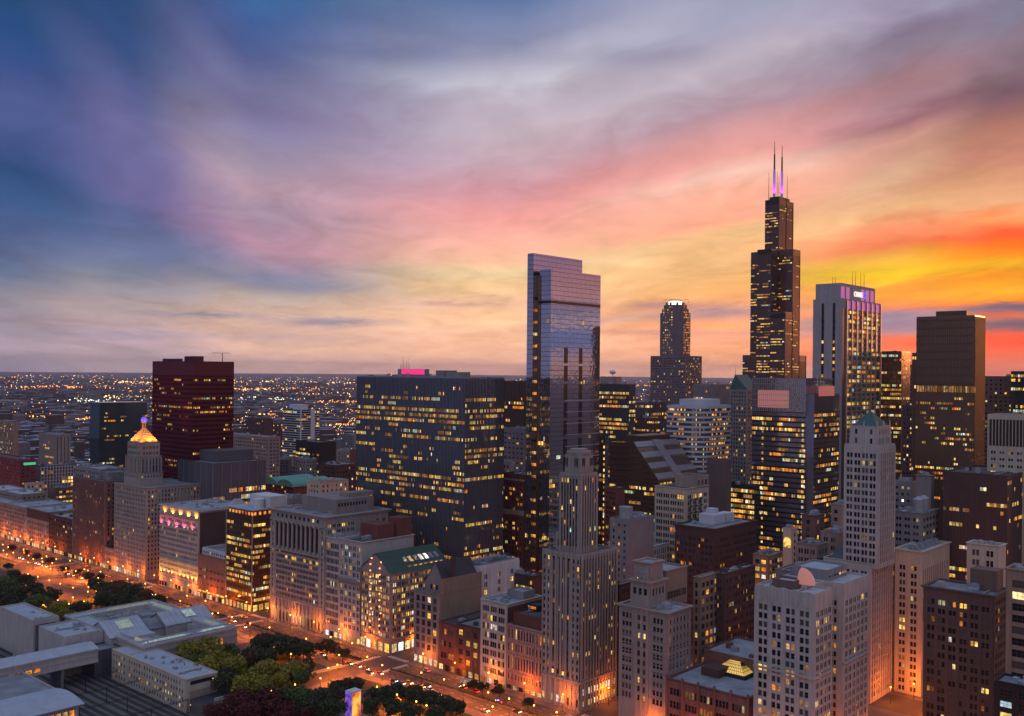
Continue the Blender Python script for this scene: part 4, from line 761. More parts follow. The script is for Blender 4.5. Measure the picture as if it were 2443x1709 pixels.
b = box_tower('dark_umber_building', 'dark umber block with narrow lit windows and pale rooftop plant', PURP, pbox(120, 1611, 1705, 1803, 1262), P(3, 2, .75, 4.2, 2., .16, zt=5), P(3, 2, .75, 4.2, 2., .3, zt=5, burst=(0, .2, 1.6, 2.)), None, 'grey', 3, 1.2, False, 'building')
xw, xe, ys, yn, z = b.bx; mb = MB(); mb.box(xe-34, xe-20, ys+6, ys+18, z-1, z+5.5); mb.box(xe-30, xe-24, ys+9, ys+15, z+5.5, z+9); mb.box(xe-46, xe-36, ys+10, ys+18, z-1, z+5); b.part('penthouse', mb, [SPW]); b.done()
# rounded striped block
x0, xe, ys, yn, z = pbox(-40, 1593, 1675, 1752, 970)
b = Bld('striped_round_building', 'pale blue white striped office building with a rounded corner and drum top', G_DARK, (xe-20, ys)); b.spm = SPW
def rnd(x0, x1, y0, y1, r, e=0.):
    p = [(x0-e, y0-e), (x1+e, y0-e)]; p += [(x1-r+(r+e)*math.cos(a), y1-r+(r+e)*math.sin(a)) for a in [math.pi/2*i/10 for i in range(11)]]
    p += [(x0+r*.6-(r*.6+e)*math.sin(a), y1-r*.6+(r*.6+e)*math.cos(a)) for a in [math.pi/2*i/6 for i in range(7)]]; return p
R0 = 15; b.wall.prism(rnd(x0, xe, ys, yn, R0), 0, z-.5); b.mats = [G_DARK]
nf = 30
for i in range(nf):
    zz = z-2.2-i*4.15; b.sp.prism(rnd(x0, xe, ys, yn, R0, .5), zz, zz+(1.75 if i else 2.3))
    for j in range(10):
        if RNG.random() < .42: yy = ys+1+j*(yn-ys-R0-2)/10; b.win('E', xe, yy, yy+1.6, zz-2., zz-.3, .06, RNG.choice((2, 3, 3, 5)), solo=False)
    for j in range(16):
        if RNG.random() < .42: xx = x0+9+j*(xe-x0-R0-10)/16; b.win('N', yn, xx, xx+1.8, zz-2., zz-.3, .06, RNG.choice((2, 3, 3, 5)), solo=False)
    for j in range(7): # along the round corner
        if RNG.random() < .5:
            a = math.pi/2*(j+.5)/7; cx_, cy_ = xe-R0+(R0+.08)*math.cos(a), yn-R0+(R0+.08)*math.sin(a); b.win('E' if a < .78 else 'N', 0, 0, 0, 0, 0, 0, 3, solo=False); b.wins[-1] = ((cx_, cy_, zz-1.1), 1.2, 1.6, 'E' if a < .78 else 'N', RNG.choice((2, 3)), 'window', False)
g = atD(1680, 953, depth(xe-12, yn-16)); mb = MB(); mb.prism(rnd(x0+10, xe-9, ys+6, yn-6, 10), z-.5, g[2]); b.part('drum', mb, [SPW])
b.roof.prism(rnd(x0, xe, ys, yn, R0), z-.45, z+.3); b.rm = ROOF['pale']; b.done()
# large lit glass office with pink crown
x0, xe, ys, yn, z = pbox(-50, 1795, 1940, 2003, 903); XC = xe
b = Bld('amber_grid_tower', 'broad glass office tower full of amber windows below a pink glass crown', pmat('glass_dusk', (.26, .27, .34), .07, .7, var=.15, vscale=.03), (xe-20, ys), 'tower'); b.ribm = BRZ
st = C(1.6, 4., .36, rw=.14, ro=.12, sh=1.3, spm=BLKM, burst=(.3, .6, 1, 1.3, 1.6), zb=4, zt=26, lh=.85)
zn = onX(1940, 940, xe)[2]; b.block(x0, xe, ys, yn-6, 0, z, st, None, 'grey'); b.block(x0, xe-2, yn-6, yn, 0, zn, None, dict(st, zt=14), 'grey')
mb = MB(); mb.box(xe, xe+.15, ys, yn-6, z-27, z-.5); b.part('crown_glazing', mb, [pmat('crown_glass', (.36, .38, .46), .12, .9, var=.05)])
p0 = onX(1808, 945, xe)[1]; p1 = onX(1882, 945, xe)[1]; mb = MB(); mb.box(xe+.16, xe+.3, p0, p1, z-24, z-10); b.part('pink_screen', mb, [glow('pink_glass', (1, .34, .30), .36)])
mb = MB()
for i in range(28): yy = ys+(yn-6-ys)*i/27; mb.box(xe+.1, xe+.5, yy-.12, yy+.12, z-27, z)
for i in range(7): mb.box(xe+.1, xe+.45, ys, yn-6, z-27+i*4.4, z-26.7+i*4.4)
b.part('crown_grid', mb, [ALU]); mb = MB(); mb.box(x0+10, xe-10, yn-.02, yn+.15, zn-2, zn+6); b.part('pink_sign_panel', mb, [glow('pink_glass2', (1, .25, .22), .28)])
mb = MB()
for q in (0, 6, 12): mb.bar((xe-14-q, yn-2, zn), (xe-11-q, yn-2, zn+15-q*.5), .4); mb.bar((xe-14-q, yn-2, zn+9), (xe-6-q, yn-2, zn+10), .3)
b.part('roof_mast', mb, [WHITE])
for k in range(22): b.win('E', xe, yn-9, yn-7.2, 12+k*6, 15.4+k*6, .1, 4 if k % 3 else 2, solo=False); b.win('E', xe, ys+9, ys+10.4, 12+k*6, 15+k*6, .1, 2, solo=False)
b.done()
box_tower('windowless_core', 'plain windowless dusky tower in front of the striped round building', wallm('dusk_metal', (.13, .095, .095)), pbox(0, 1686, 1735, 1745, 1097), None, None, None, 'dark', 0)
box_tower('lit_annex', 'low glass annex glowing yellow green left of the broad amber tower', G_TEAL, pbox(-25, 1738, 1800, 1812, 1160), C(2, 4, 1.0, rw=.2, ro=.1, ribm=BLKM, burst=(.6, 1, 1.4)), None, BLKM, 'grey', 2, cat='building')
b = box_tower('green_gable_building', 'grey office building with a sloped green copper gable roof', LIMED, pbox(-230, 1741, 1783, 1812, 930), P(3, 1, 1.3, 4, 2.2, .15, rel=0), P(3, 1, 1.3, 4, 2.2, .1, rel=0), None, None, 0, par=0, fin=False)
xw, xe, ys, yn, z = b.bx; zg = onX(1745, 894, xe)[2]; mb = MB(); ya = ys+6; mb.quad((xe, yn, z), (xw, yn, z), (xw, ya, zg), (xe, ya, zg)); mb.quad((xw, ys, z), (xe, ys, z), (xe, ya, zg), (xw, ya, zg)); mb.tri((xe, ys, z), (xe, yn, z), (xe, ya, zg)); mb.tri((xw, yn, z), (xw, ys, z), (xw, ya, zg)); b.part('copper_roof', mb, [pmat('old_copper', (.06, .12, .11), .6, var=.2)]); b.mast(xe-1, ya, zg, zg+7); b.done()
box_tower('ribbed_grey_block', 'grey ribbed block just right of the pointed spire tower', GREY, pbox(-300, 1655, 1700, 1745, 917), C(3, 4, .1, rw=.9, ro=.5, ribm=LIMED), C(3, 4, .1, rw=.9, ro=.5, ribm=LIMED), LIMED, 'grey', 3)
# spire tower with a glowing white lantern
d_ = 1530; x0, xe, ys, yn, z = pbox(0, 1552, 1636, 1653, 849, d=d_)
b = Bld('lantern_top_tower', 'tall dusky stepped tower topped by a glowing white lantern', wallm('dusky_granite', (.17, .135, .15)), (xe-20, ys), 'tower'); st = P(3, 1, 1.5, 4, 1.9, .12, rel=0)
xw = xe-48; b.block(xw, xe, ys, yn, 0, z, st, st, 'dark'); cx, cy = xe-23, (ys+yn)/2; c_ = atD(1611, 729, depth(cx, cy)); r_ = 22.5
q_ = atD(1611, 760, depth(cx, cy)); cx, cy = q_[0], q_[1]
def octg(r, c): return [(cx-r+c, cy-r), (cx+r-c, cy-r), (cx+r, cy-r+c), (cx+r, cy+r-c), (cx+r-c, cy+r), (cx-r+c, cy+r), (cx-r, cy+r-c), (cx-r, cy-r+c)]
zz = z; mb = MB()
for r_, v_ in ((21, 748), (18.5, 738), (16, 729)):
    z_ = atD(1611, v_, depth(cx, cy))[2]; mb.prism(octg(r_, r_*.45), zz-1, z_); zz = z_
b.part('octagon_shaft', mb, [b.wallm]); zr_ = atD(1611, 748, depth(cx, cy))[2]
for k in range(22): 
    for j in range(5):
        if RNG.random() < .45: b.win('E', cx+21, cy-9+j*3.8, cy-7+j*3.8, z+4+k*4, z+5.8+k*4, .08, RNG.choice((2, 3, 3)), solo=False)
        if RNG.random() < .7: b.win('N', cy+21, cx-9+j*3.8, cx-7+j*3.8, z+4+k*4, z+6.4+k*4, .08, RNG.choice((5, 3, 5)), solo=False)
mb = MB(); z_ = atD(1611, 719, depth(cx, cy))[2]; mb.cyl(cx, cy, zz, z_, 10.5, n=20); b.part('lantern', mb, [WHT]); mb = MB(); mb.cyl(cx, cy, z_, z_+1.6, 11, n=20); b.part('lantern_cap', mb, [DKM])
mb = MB()
for k in range(8): mb.cyl(cx+14*math.cos(k*.785), cy+14*math.sin(k*.785), zz-3, zz+4, 1.8, n=8)
b.part('turrets', mb, [b.wallm]); b.done()
# bundled-tube skyscraper
c_ = atD(1859, 480, 1466); T = 22.9; NEx, NEy = c_[0]+T, c_[1]+T; hs = [[271, 365, 208], [365, 442, 442], [208, 365, 271]]
b = Bld('bundled_tube_skyscraper', 'tallest black skyscraper of bundled setback tubes with twin purple lit antennas', pmat('tube_black', (.17, .10, .085), .16, .7, var=.15), (NEx-T*1.5, NEy-T*1.5), 'skyscraper')
b.ribm = BLKM; st = C(1.52, 3.95, .5, rw=.35, ro=.12, sh=1.9, burst=(.2, .4, .8, 1, 1.3), zb=2, zt=1, cs=2)
for j in range(3):
    for i in range(3):
        h = hs[j][i]; xe, yn = NEx-i*T, NEy-j*T
        ze = 0 if i == 0 else hs[j][i-1]; zn = 0 if j == 0 else hs[j-1][i]
        b.block(xe-T, xe, yn-T, yn, 0, h, None, None, 'dark', par=0)
        if ze < h: b.fac('E', xe, yn-T, yn, max(ze, 60), h-9, st, 0)
        if zn < h: b.fac('N', yn, xe-T, xe, max(zn, 60), h-9, dict(st, p=.22), 0)
        if j == 0 or zn < h:
            mb = MB()
            for q in (0, 1): mb.box(xe-T-.3, xe-T+.3, yn, yn+.5, max(zn, 60), h)
            b.part('tube_edge', mb, [BLKM])
for z0, z1 in ((434, 441.5), (357, 364.5), (262, 269)):
    mb = MB(); k = 0 if z0 < 300 else 1
    if z0 > 400: mb.box(NEx-T, NEx-T+.3, NEy-2*T, NEy-T, z0, z1); mb.box(NEx-3*T, NEx-T, NEy-T, NEy-T+.3, z0, z1)
    elif z0 > 300: mb.box(NEx, NEx+.3, NEy-2*T, NEy-T, z0, z1); mb.box(NEx-2*T, NEx-T, NEy, NEy+.3, z0, z1)
    else: mb.box(NEx, NEx+.3, NEy-T, NEy, z0, z1); mb.box(NEx-T, NEx, NEy, NEy+.3, z0, z1)
    b.part('louvre_band', mb, [BLKM])
mb = MB(); mb.box(NEx-2.8*T, NEx-1.3*T, NEy-1.85*T, NEy-1.15*T, 442, 447); b.part('penthouse', mb, [DKM])
for u_, v_ in ((1847, 338), (1865, 347)):
    dd = depth(NEx-2*T, NEy-1.5*T); p_ = atD(u_, 470, dd); zt = atD(u_, v_, dd)[2]; dz = zt-445; mb = MB(); mb.cyl(p_[0], p_[1], 445, 445+dz*.52, 2., 1.8, 8); b.part('antenna_base', mb, [WHITE])
    mb = MB(); mb.cyl(p_[0], p_[1], 445+dz*.52, 445+dz*.78, 1.3, 1.1, 8); mb.cyl(p_[0], p_[1], 445+dz*.78, zt, .6, .35, 6); b.part('antenna', mb, [DKM])
    for a_ in range(4): spot(b.loc, b.root, (p_[0]+6*math.cos(a_*1.57+.78), p_[1]+6*math.sin(a_*1.57+.78), 448), (p_[0], p_[1], 478), (.42, .02, 1.), 110000, 50, name='antenna_floodlight')
for u_, v_, in ((1834, 413), (1854, 411), (1858, 422), (1878, 420)): dd = depth(NEx-2*T, NEy-1.5*T); p_ = atD(u_, 470, dd); b.mast(p_[0], p_[1], 442, atD(u_, v_, dd)[2], .5, name='whip_antenna')
b.done()
# tapering bank tower with rooftop sign
x0, xe, ys, yn, z = pbox(-180, 1940, 2010, 2101, 712)
b = Bld('bank_tower', 'tall grey bank tower with violet lit top and an illuminated rooftop sign', wallm('grey_granite', (.34, .31, .33)), (xe-40, (ys+yn)/2), 'tower'); b.ribm = ALU
b.block(x0, xe, ys, yn, 0, z, None, None, 'grey'); L_ = xe-x0; zt = onX(1985, 676, xe)[2]
xa = onY(2092, 705, yn)[0]; b.block(xa, xe-1.2, ys+1.8, yn-1.8, z-1, zt, None, None, 'grey')
for k in range(36):
    zz = z-22-k*6.2
    if zz < 30: break
    for f_, sz in ((.34, 1.), (.72, 1.)): yy = ys+(yn-ys)*f_; b.win('E', xe, yy-.9, yy+.9, zz, zz+2.6, .12, b.seed.choice((2, 2, 3, 0)) if k > 1 else 0, solo=False)
mb = MB()
for f_ in (.34, .72): yy = ys+(yn-ys)*f_; mb.box(xe, xe+.1, yy-1.2, yy+1.2, 25, z-4)
b.part('window_slots', mb, [BLKM])
mb = MB(); mb.box(x0, xe-.5, yn, yn+.1, 0, z-9); b.part('glazing', mb, [G_BRN]); nb_ = 7; bwid = (L_-10)/nb_
for i in range(56):
    zz = z-10-4.2*i
    if zz < 20: break
    r = b.rows(nb_*3, .62 if i < 28 else .4, (.2, .6, 1, 1.2, 1.5))
    for j, c in enumerate(r):
        if c >= 0: xx = xe-8-j*bwid/3; b.win('N', yn+.1, xx-bwid/3+.35, xx-.2, zz-3.1, zz-.6, .05, c, solo=False)
    b.sp.box(x0, xe-8, yn+.1, yn+.7, zz-.35, zz+.35)
b.spm = b.wallm
for i in range(nb_+1): xx = xe-8-i*bwid; b.ribs.box(xx-.6, xx+.6, yn+.1, yn+1.5, 0, z-1)
for i in range(nb_):
    xx = xe-8-(i+.5)*bwid; mb = MB(); mb.box(xx-bwid*.36, xx+bwid*.36, yn+.12, yn+.5, z-9, z-1.5); b.part('violet_panel', mb, [VIO])
for i in (0, 1, 4, 5, 6):
    xx = xe-4-i*bwid; mb = MB(); mb.box(xx-bwid*.34, xx+bwid*.34, yn-1.8, yn-1.5, z+.5, zt-3); b.part('violet_panel', mb, [VIO])
for f_ in (.12, .18, .62, .7, .84, .93): b.mast(xe-L_*f_, (ys+yn)/2, zt-1, zt+(7 if f_ < .3 else 16), .3)
s0 = onY(2038, 690, yn-1.3); s1 = onY(2058, 694, yn-1.3); cu = bpy.data.curves.new('sign_text', 'FONT'); cu.body = 'CHASE'; cu.size = 1; cu.extrude = .08; cu.align_x = 'CENTER'
to = bpy.data.objects.new('tmp', cu); COL.objects.link(to); bpy.context.view_layer.update(); me = bpy.data.meshes.new_from_object(to.evaluated_get(bpy.context.evaluated_depsgraph_get())); COL.objects.unlink(to); bpy.data.objects.remove(to)
xs = [v.co.x for v in me.vertices]; wid = max(xs)-min(xs); tw = s0[0]-s1[0]; k = tw/wid; hz = 4.9/.72
for v in me.vertices: v.co = Vector((v.co.x*k, v.co.y*hz, v.co.z*6))
me.materials.append(glow('sign_white', (1, .95, .85), .95)); t_ = put('sign_lettering', me, b.root, ((s0[0]+s1[0])/2-b.loc[0], yn-1.2-b.loc[1], zt-10.6)); t_.rotation_euler = (math.pi/2, 0, math.pi)
mb = MB(); ox, oz = s1[0]-4.6, zt-8.4
for q in range(4):
    a0 = math.pi/4+q*math.pi/2
    def pt(a, r): return (ox+r*math.cos(a), oz+r*math.sin(a))
    p4 = [pt(a0-.62, 4.), pt(a0+.40, 4.), pt(a0+.30, 1.7), pt(a0-1.0, 1.6)]; mb.quad(*[(x, yn-1.1, zz) for x, zz in p4])
b.part('sign_logo', mb, [glow('logo_blue', (.02, .06, 1.), 1.2)]); b.done()
# right-hand towers
bx = pbox(-260, 2103, 2151, 2172, 838); b = box_tower('lit_floor_tower', 'office tower with long amber lit floors and a glowing orange glass crown', G_BRN, bx, C(1.8, 4, .6, rw=.2, ro=.12, ribm=BRZ, sh=1.4, burst=(.1, .4, 1, 1.6)), C(1.8, 4, .2, rw=.2, ro=.12, ribm=BRZ, sh=1.4), BRZ, 'grey', 2)
box_tower('plum_block', 'narrow plum coloured block in front of the tower with long lit floors', wallm('plum', (.12, .07, .09)), pbox(-210, 2152, 2180, 2189, 968), P(3, 1, 1.2, 4, 1.8, .15, rel=0), None, None, 'dark', 1)
b = box_tower('broad_brown_tower', 'broad dark brown tower with a lit mechanical floor, against the orange sky', G_BRN, pbox(-150, 2187, 2326, 2350, 752), C(1.7, 4., .30, rw=.35, ro=.3, ribm=BRZ, sh=1.8, burst=(.3, .5, .8, 1, 1.5), zt=64, zb=4), C(1.7, 4., .2, rw=.45, ro=.5, ribm=BRZ, sh=1.6, zt=60), BRZ, 'dark', 0, fin=False)
xw, xe, ys, yn, z = b.bx; pent(b, -156, 2233, 2306, 2312, 741, z-1, BRZ)
for k in range(9): mb = MB(); mb.box(xe+.1, xe+.6, ys, yn+.6, z-4-k*6.4, z-2.6-k*6.4); b.part('louvre_band', mb, [BRZ])
for k in range(22): b.win('E', xe, ys+1+k*2.1, ys+2.6+k*2.1, z-62, z-57, .3, 6 if RNG.random() < .7 else 3, solo=False)
b.done(); box_tower('set_back_wing', 'narrow brown wing stepping out left of the broad brown tower', BROWN, pbox(-165, 2176, 2187, 2190, 842), C(2, 4, .1, rw=.4, ro=.2, ribm=BRZ), None, BRZ, 'dark', 0)
box_tower('far_brown_block', 'hazy brown block right of the broad brown tower', BROWN, pbox(-330, 2345, 2420, 2440, 898), P(4, 1, 1.6, 4, 1.8, .1, rel=0), None, None, 'dark', 2)
box_tower('greenish_lit_block', 'greenish glass block with yellow lights at the right edge of the skyline', G_TEAL, pbox(-300, 2412, 2480, 2500, 886), C(2, 4, .5, rw=.3, ro=.2, ribm=BLKM), None, BLKM, 'grey', 1)
box_tower('hazy_far_tower', 'thin hazy brown slab just right of the bank tower at the horizon', BROWN, pbox(-420, 2165, 2182, 2186, 870), P(4, 1, 1.6, 4, 1.8, .1, rel=0), None, None, 'dark', 0)
b = box_tower('cream_tower', 'cream tower with a dark ribbed crown at the right edge of the photo', CREAM, pbox(40, 2356, 2470, 2500, 992), P(5, 2, 1.1, 4, 1.5, .1, rel=0, zt=20), None, None, 'dark', 1, fin=False)
xw, xe, ys, yn, z = b.bx; mb = MB(); mb.box(xe, xe+.1, ys+1, yn-1, z-19, z-3); b.part('crown_glazing', mb, [BLKM]); mb = MB()
for k in range(14): yy = ys+1+k*(yn-ys-2)/13; mb.box(xe+.1, xe+.5, yy-.2, yy+.2, z-19, z-3)
b.part('crown_ribs', mb, [CREAM]); b.done()
box_tower('wide_umber_block', 'wide dark umber block with scattered amber windows on the right', PURP, pbox(70, 2250, 2404, 2470, 1135), C(1.9, 4.3, .3, rw=.2, ro=.1, ribm=BLKM, sh=1.8, burst=(0, 0, .5, 1, 2)), C(1.9, 4.3, .2, rw=.2, ro=.1, ribm=BRZ, sh=1.8), BLKM, 'dark', 4, cat='building')
box_tower('cream_low_building', 'small cream building with a lit roof in front of the wide umber block', CREAM, pbox(130, 2307, 2384, 2400, 1303), P(8, 2, 1.5, 5, 3, .1), None, None, 'pale', 3, .7, cat='building')
b = box_tower('column_front_building', 'tan stone building with dormered white roof and a row of tall columns', CREAM, pbox(120, 2136, 2199, 2264, 1316), P(6, 2, 1.4, 4.2, 2.5, .25, zt=7), P(3.1, 1, 1.4, 14, 12, .02, zt=8, zb=40), None, 'white', 1, 1.2, False, 'building')
xw, xe, ys, yn, z = b.bx
for k in range(5):
    mb = MB(); xx = xe-6-k*8; mb.prism([(xx-2.4, yn-8), (xx+2.4, yn-8), (xx+2.4, yn-3), (xx-2.4, yn-3)], z-1, z+2.2, p1=[(xx-1.6, yn-8), (xx+1.6, yn-8), (xx+1.6, yn-5), (xx-1.6, yn-5)]); b.part('dormer', mb, [GREY])
b.done()
b = box_tower('dark_stone_block', 'dark brown stone block with a blue grey roof at the lower right', wallm('soot_stone', (.10, .07, .065)), pbox(195, 2204, 2371, 2404, 1421), P(5.2, 2, 1.4, 4., 2.3, .16, zb=2, zt=4), P(4, 2, 1.1, 4, 2.2, .1), None, 'grey', 4, 1.2, False, 'building')
xw, xe, ys, yn, z = b.bx; mb = MB(); mb.box(xw, xw+10, yn-14, yn-2, z-1, z+9); b.part('penthouse', mb, [BROWN]); b.done()
box_tower('cream_framed_block', 'cream framed block cut off by the right edge at the bottom', TAN, pbox(215, 2402, 2520, 2540, 1370), P(9, 1, 6, 5, 3.2, .12, zt=3, pd=.7), None, None, 'pale', 2, 1., cat='building')
box_tower('small_corner_building', 'small dark building with lit shop floor in the bottom right corner', BLKM, pbox(245, 2372, 2520, 2540, 1652), P(6, 1, 4.4, 4.5, 2.4, .6), None, None, 'grey', 2, cat='building')
# middle ground around the white shaft tower
for nm, lb, wl, a_, E_, N_, rf in (
 ('pale_stair_tower', 'blank pale block right of the white shaft tower', LIMED, (60, 2185, 2222, 2229, 1135), None, None, 'pale'),
 ('grey_step_block', 'stepped grey block with a lit green window row behind the white shaft tower', GREY, (40, 2130, 2178, 2190, 1150), P(4, 1, 1.6, 4, 1.6, .3, rel=0), None, 'grey'),
 ('long_grey_building', 'long grey stone building below the blank pale block', LIMED, (90, 2130, 2200, 2240, 1225), P(5, 2, 1.3, 4, 1.8, .1, rel=0), P(5, 2, 1.3, 4, 1.8, .1, rel=0), 'pale'),
 ('arched_gateway_building', 'cream narrow building with one big glowing arched window', CREAM, (100, 1868, 1889, 1903, 1262), None, P(5, 1, 1.6, 4, 2.2, .5, rel=0), 'pale'),
 ('amber_floor_building', 'low tan building with a glowing amber top floor beside the arched building', TAN, (110, 1797, 1833, 1868, 1326), P(4, 1, 3., 4.6, 2.6, .9, zb=2, burst=(1,)), P(4, 1, 3., 4.6, 2.6, .7, zb=2, burst=(1,)), 'white'),
 ('brown_flat_building', 'brown building with one lit window behind the ornate grey roofs', BROWN, (60, 1912, 1945, 1967, 1230), P(7, 1, 2.6, 5, 2.6, .2, rel=0), P(7, 1, 2.6, 5, 2.6, .2, rel=0), 'pale'),
 ('pale_brick_building', 'pale brick building with two lit windows touching the white shaft tower', PINK, (40, 1983, 2006, 2030, 1205), P(6, 1, 2.4, 5, 2.4, .5, rel=0), None, 'pale'),
 ('ornate_grey_building', 'ornate pale grey building with carved parapet under the brown building', LIMED, (120, 1900, 1950, 1975, 1300), P(4.2, 2, 1.1, 5, 2.8, .03), P(4.2, 2, 1.1, 5, 2.8, .03), 'dark'),
 ('grey_vault_building', 'grey building with a blue roof leaning on the white shaft tower', LIMED, (85, 1958, 2000, 2030, 1272), P(5, 2, 1.1, 5, 2.6, .03, rel=0), None, 'grey'),
 ('black_roof_building', 'low black roofed building at the foot of the white shaft tower', DKM, (140, 1950, 2010, 2050, 1340), None, None, 'dark'),
 ('sooty_parapet_building', 'low sooty building with stone parapet behind the pink canopy', LIMED, (170, 1850, 1905, 1960, 1365), P(4, 1, 1.6, 4, 2, .05, rel=0), None, 'grey'),
 ('tan_office_block', 'tan office block with wide windows right of the loggia tower', TAN, (222, 1655, 1670, 1714, 1378), P(4, 1, 2, 4.3, 2.6, .2), P(4.6, 1, 3., 4.3, 2.6, .22), 'dark'),
 ('dark_fire_escape_block', 'dark reddish block with snowy looking roof behind the tan office block', wallm('maroon_dark', (.085, .05, .05)), (205, 1705, 1728, 1801, 1369), P(3.4, 2, .9, 4.2, 2.1, .12), P(3.4, 2, .9, 4.2, 2.1, .12), 'white'),
 ('maroon_side_block', 'maroon block tucked between the deco tower and the loggia tower', BRICKD, (235, 1470, 1480, 1520, 1395), P(3.4, 2, .9, 4.2, 2.1, .05), P(3.4, 2, .9, 4.2, 2.1, .05), 'dark'),
 ('low_grey_roofs', 'low grey building with tanks in front of the flat roofed building', GREY, (150, 1455, 1500, 1560, 1240), P(4, 1, 1.5, 4, 1.8, .15, rel=0), None, 'pale'),
 ('lit_podium_building', 'low dark building with a strip of amber windows left of the deco tower', BRICKD, (190, 1178, 1270, 1300, 1375), C(2, 4, .9, rw=.2, ro=.1, ribm=BLKM, burst=(.7, 1, 1.2)), None, 'dark'),
 ('round_plant_building', 'low blue grey building with rounded rooftop plant behind the pale hall', GREY, (165, 1110, 1165, 1230, 1335), P(5, 1, 2, 4, 1.8, .2, rel=0), None, 'grey'),
 ('grey_wall_building', 'long blank grey building behind the glass office block', GREY, (215, 648, 690, 744, 1190), None, P(6, 1, 1.4, 5, 1.2, .02, rel=0), 'grey'),
 ('tank_roof_building', 'brick building crowded with steel tanks behind the arched top building', BRICK, (215, 895, 955, 1010, 1266), P(4, 2, 1, 4, 2, .1, rel=0), P(4, 2, 1, 4, 2, .1, rel=0), 'pale'),
 ('cream_square_building', 'small cream square building with punched windows and rooftop turret', CREAM, (150, 733, 763, 831, 1150), P(4.4, 1, 1.5, 4.2, 2.3, .05), P(5, 1, 1.5, 4.2, 2.3, .1), 'pale'),
 ('patina_shed_building', 'grey building with a sharp green roof beside the ribbed slab', GREY, (165, 800, 830, 852, 1200), None, None, 'green')):
    b = box_tower(nm, lb, wl, pbox(*a_), E_, N_, BLKM, rf, 4, .5 if wl not in (DKM, GREY) else 0, False, 'building'); xw, xe, ys, yn, z = b.bx
    if nm == 'arched_gateway_building':
        mb = MB(); yy = (ys+yn)/2; n_ = 12; pts = [(xe+.3, yy-2.4, z-12), (xe+.3, yy+2.4, z-12)]+[(xe+.3, yy+2.4*math.cos(math.pi*i/n_), z-8+2.4*math.sin(math.pi*i/n_)) for i in range(n_+1)]
        mb.v = pts; mb.f = [tuple(range(len(pts)))]; mb.m = [0]; b.part('arched_window', mb, [L1])
    if nm == 'long_grey_building':
        for k in range(2): mb = MB(); mb.cyl(xe-8-k*9, yn-5, z-1, z+7, 3.2, n=14); mb.cyl(xe-8-k*9, yn-5, z+7, z+9, 3.4, .3, n=14); b.part('water_tank', mb, [STEEL])
    if nm in ('low_grey_roofs', 'round_plant_building', 'tank_roof_building'): mb = MB(); mb.cyl(xe-8, yn-8, z-1, z+7, 4.6, n=18); b.part('roof_tank', mb, [STEEL]); b.units(xw, xe, ys, yn, z-1, 7, 1.4)
    b.done()
# ---- left side towers
b = box_tower('red_tower', 'deep red steel and glass tower on the left, rising above the horizon', G_RED, pbox(215, 365, 461.6, 558, 862), C(1.7, 4.1, .35, rw=.4, ro=.4, sh=2., spm=OXIDE, so=.2, zt=14, burst=(0, 0, .1, .3, .8, 1.6, 2.)), C(1.7, 4.1, .4, rw=.4, ro=.4, sh=2., spm=OXIDE, so=.2, zt=14, burst=(0, 0, .1, .3, .8, 1.6, 2.)), OXIDE, 'dark', 0, fin=False)
xw, xe, ys, yn, z = b.bx; mb = MB(); mb.box(xe, xe+.45, ys, yn+.45, z-13, z-.05); mb.box(xw, xe, yn, yn+.45, z-13, z-.05); b.part('attic', mb, [OXIDE]); pent(b, 200, 440, 470, 486, 850, z-1, OXIDE); pent(b, 208, 388, 428, 436, 856, z-1, DKM, 'cooling_tower'); mb = MB(); mb.bar((xe-24, yn-8, z+8), (xe-40, yn-4, z+8), .4); mb.bar((xe-33, yn-6, z-1), (xe-33, yn-6, z+8), .5); b.part('window_washing_rig', mb, [DKM]); b.done()
x0, xe, ys, yn, z = pbox(205, 215, 238, 351, 961)
b = Bld('zigzag_glass_tower', 'dark teal glass tower with subtly folded sides left of the red tower', G_TEAL, (xe-20, ys), 'tower'); k_ = [(0, 0), (35, .5), (70, -.4), (105, .5), (z, -.2)]
for (z0, o0), (z1, o1) in zip(k_, k_[1:]): b.wall.prism([(x0, ys), (xe+o0, ys-o0), (xe+o0, yn+o0), (x0, yn+o0)], z0, z1, p1=[(x0, ys), (xe+o1, ys-o1), (xe+o1, yn+o1), (x0, yn+o1)], cap=True)
b.fac('N', yn+.6, x0, xe-2, 20, z-8, C(1.4, 4, .16, rw=.3, ro=0, sh=2, burst=(.4, .8, 1, 1.4)), 0); b.fac('E', xe+2, ys, yn-2, 60, 84, C(1.6, 8, 1.2, rw=.1, ro=0, sh=5), 0); b.done()
b = box_tower('flat_slab_building', 'low dark slab with blank upper wall and lit lower floors before the red tower', wallm('slate_panel', (.085, .085, .105)), pbox(0, 425, 508, 634, 1106, d=850), C(9, 14, .0, rw=.3, ro=.2, ribm=ALU), C(8.5, 14, .0, rw=.35, ro=.3, ribm=ALU), ALU, 'grey', 0, fin=False, cat='building')
xw, xe, ys, yn, z = b.bx; b.fac('N', yn, xw, xe, z-42, z-20, C(1.5, 5.5, .85, rw=.1, ro=0, sh=2, burst=(.3, .8, 1.1)), 0); b.fac('E', xe, yn-22, yn, z-42, z-22, C(1.5, 5.5, .4, rw=.1, ro=0, sh=2), 0); mb = MB(); mb.box(xw+4, xe-12, ys+10, yn-14, z-1, z+9); b.part('penthouse', mb, [wallm('slate_panel', (.1, .1, .1))]); b.done()
box_tower('beige_grid_building', 'beige gridded block peeking out right of the red tower', PINK, pbox(0, 530, 641, 668, 1043, d=1130), P(4.2, 2, 1.2, 4, 2.1, .04), P(4.2, 2, 1.2, 4, 2.1, .1), None, 'pale', 2, .6, cat='building')
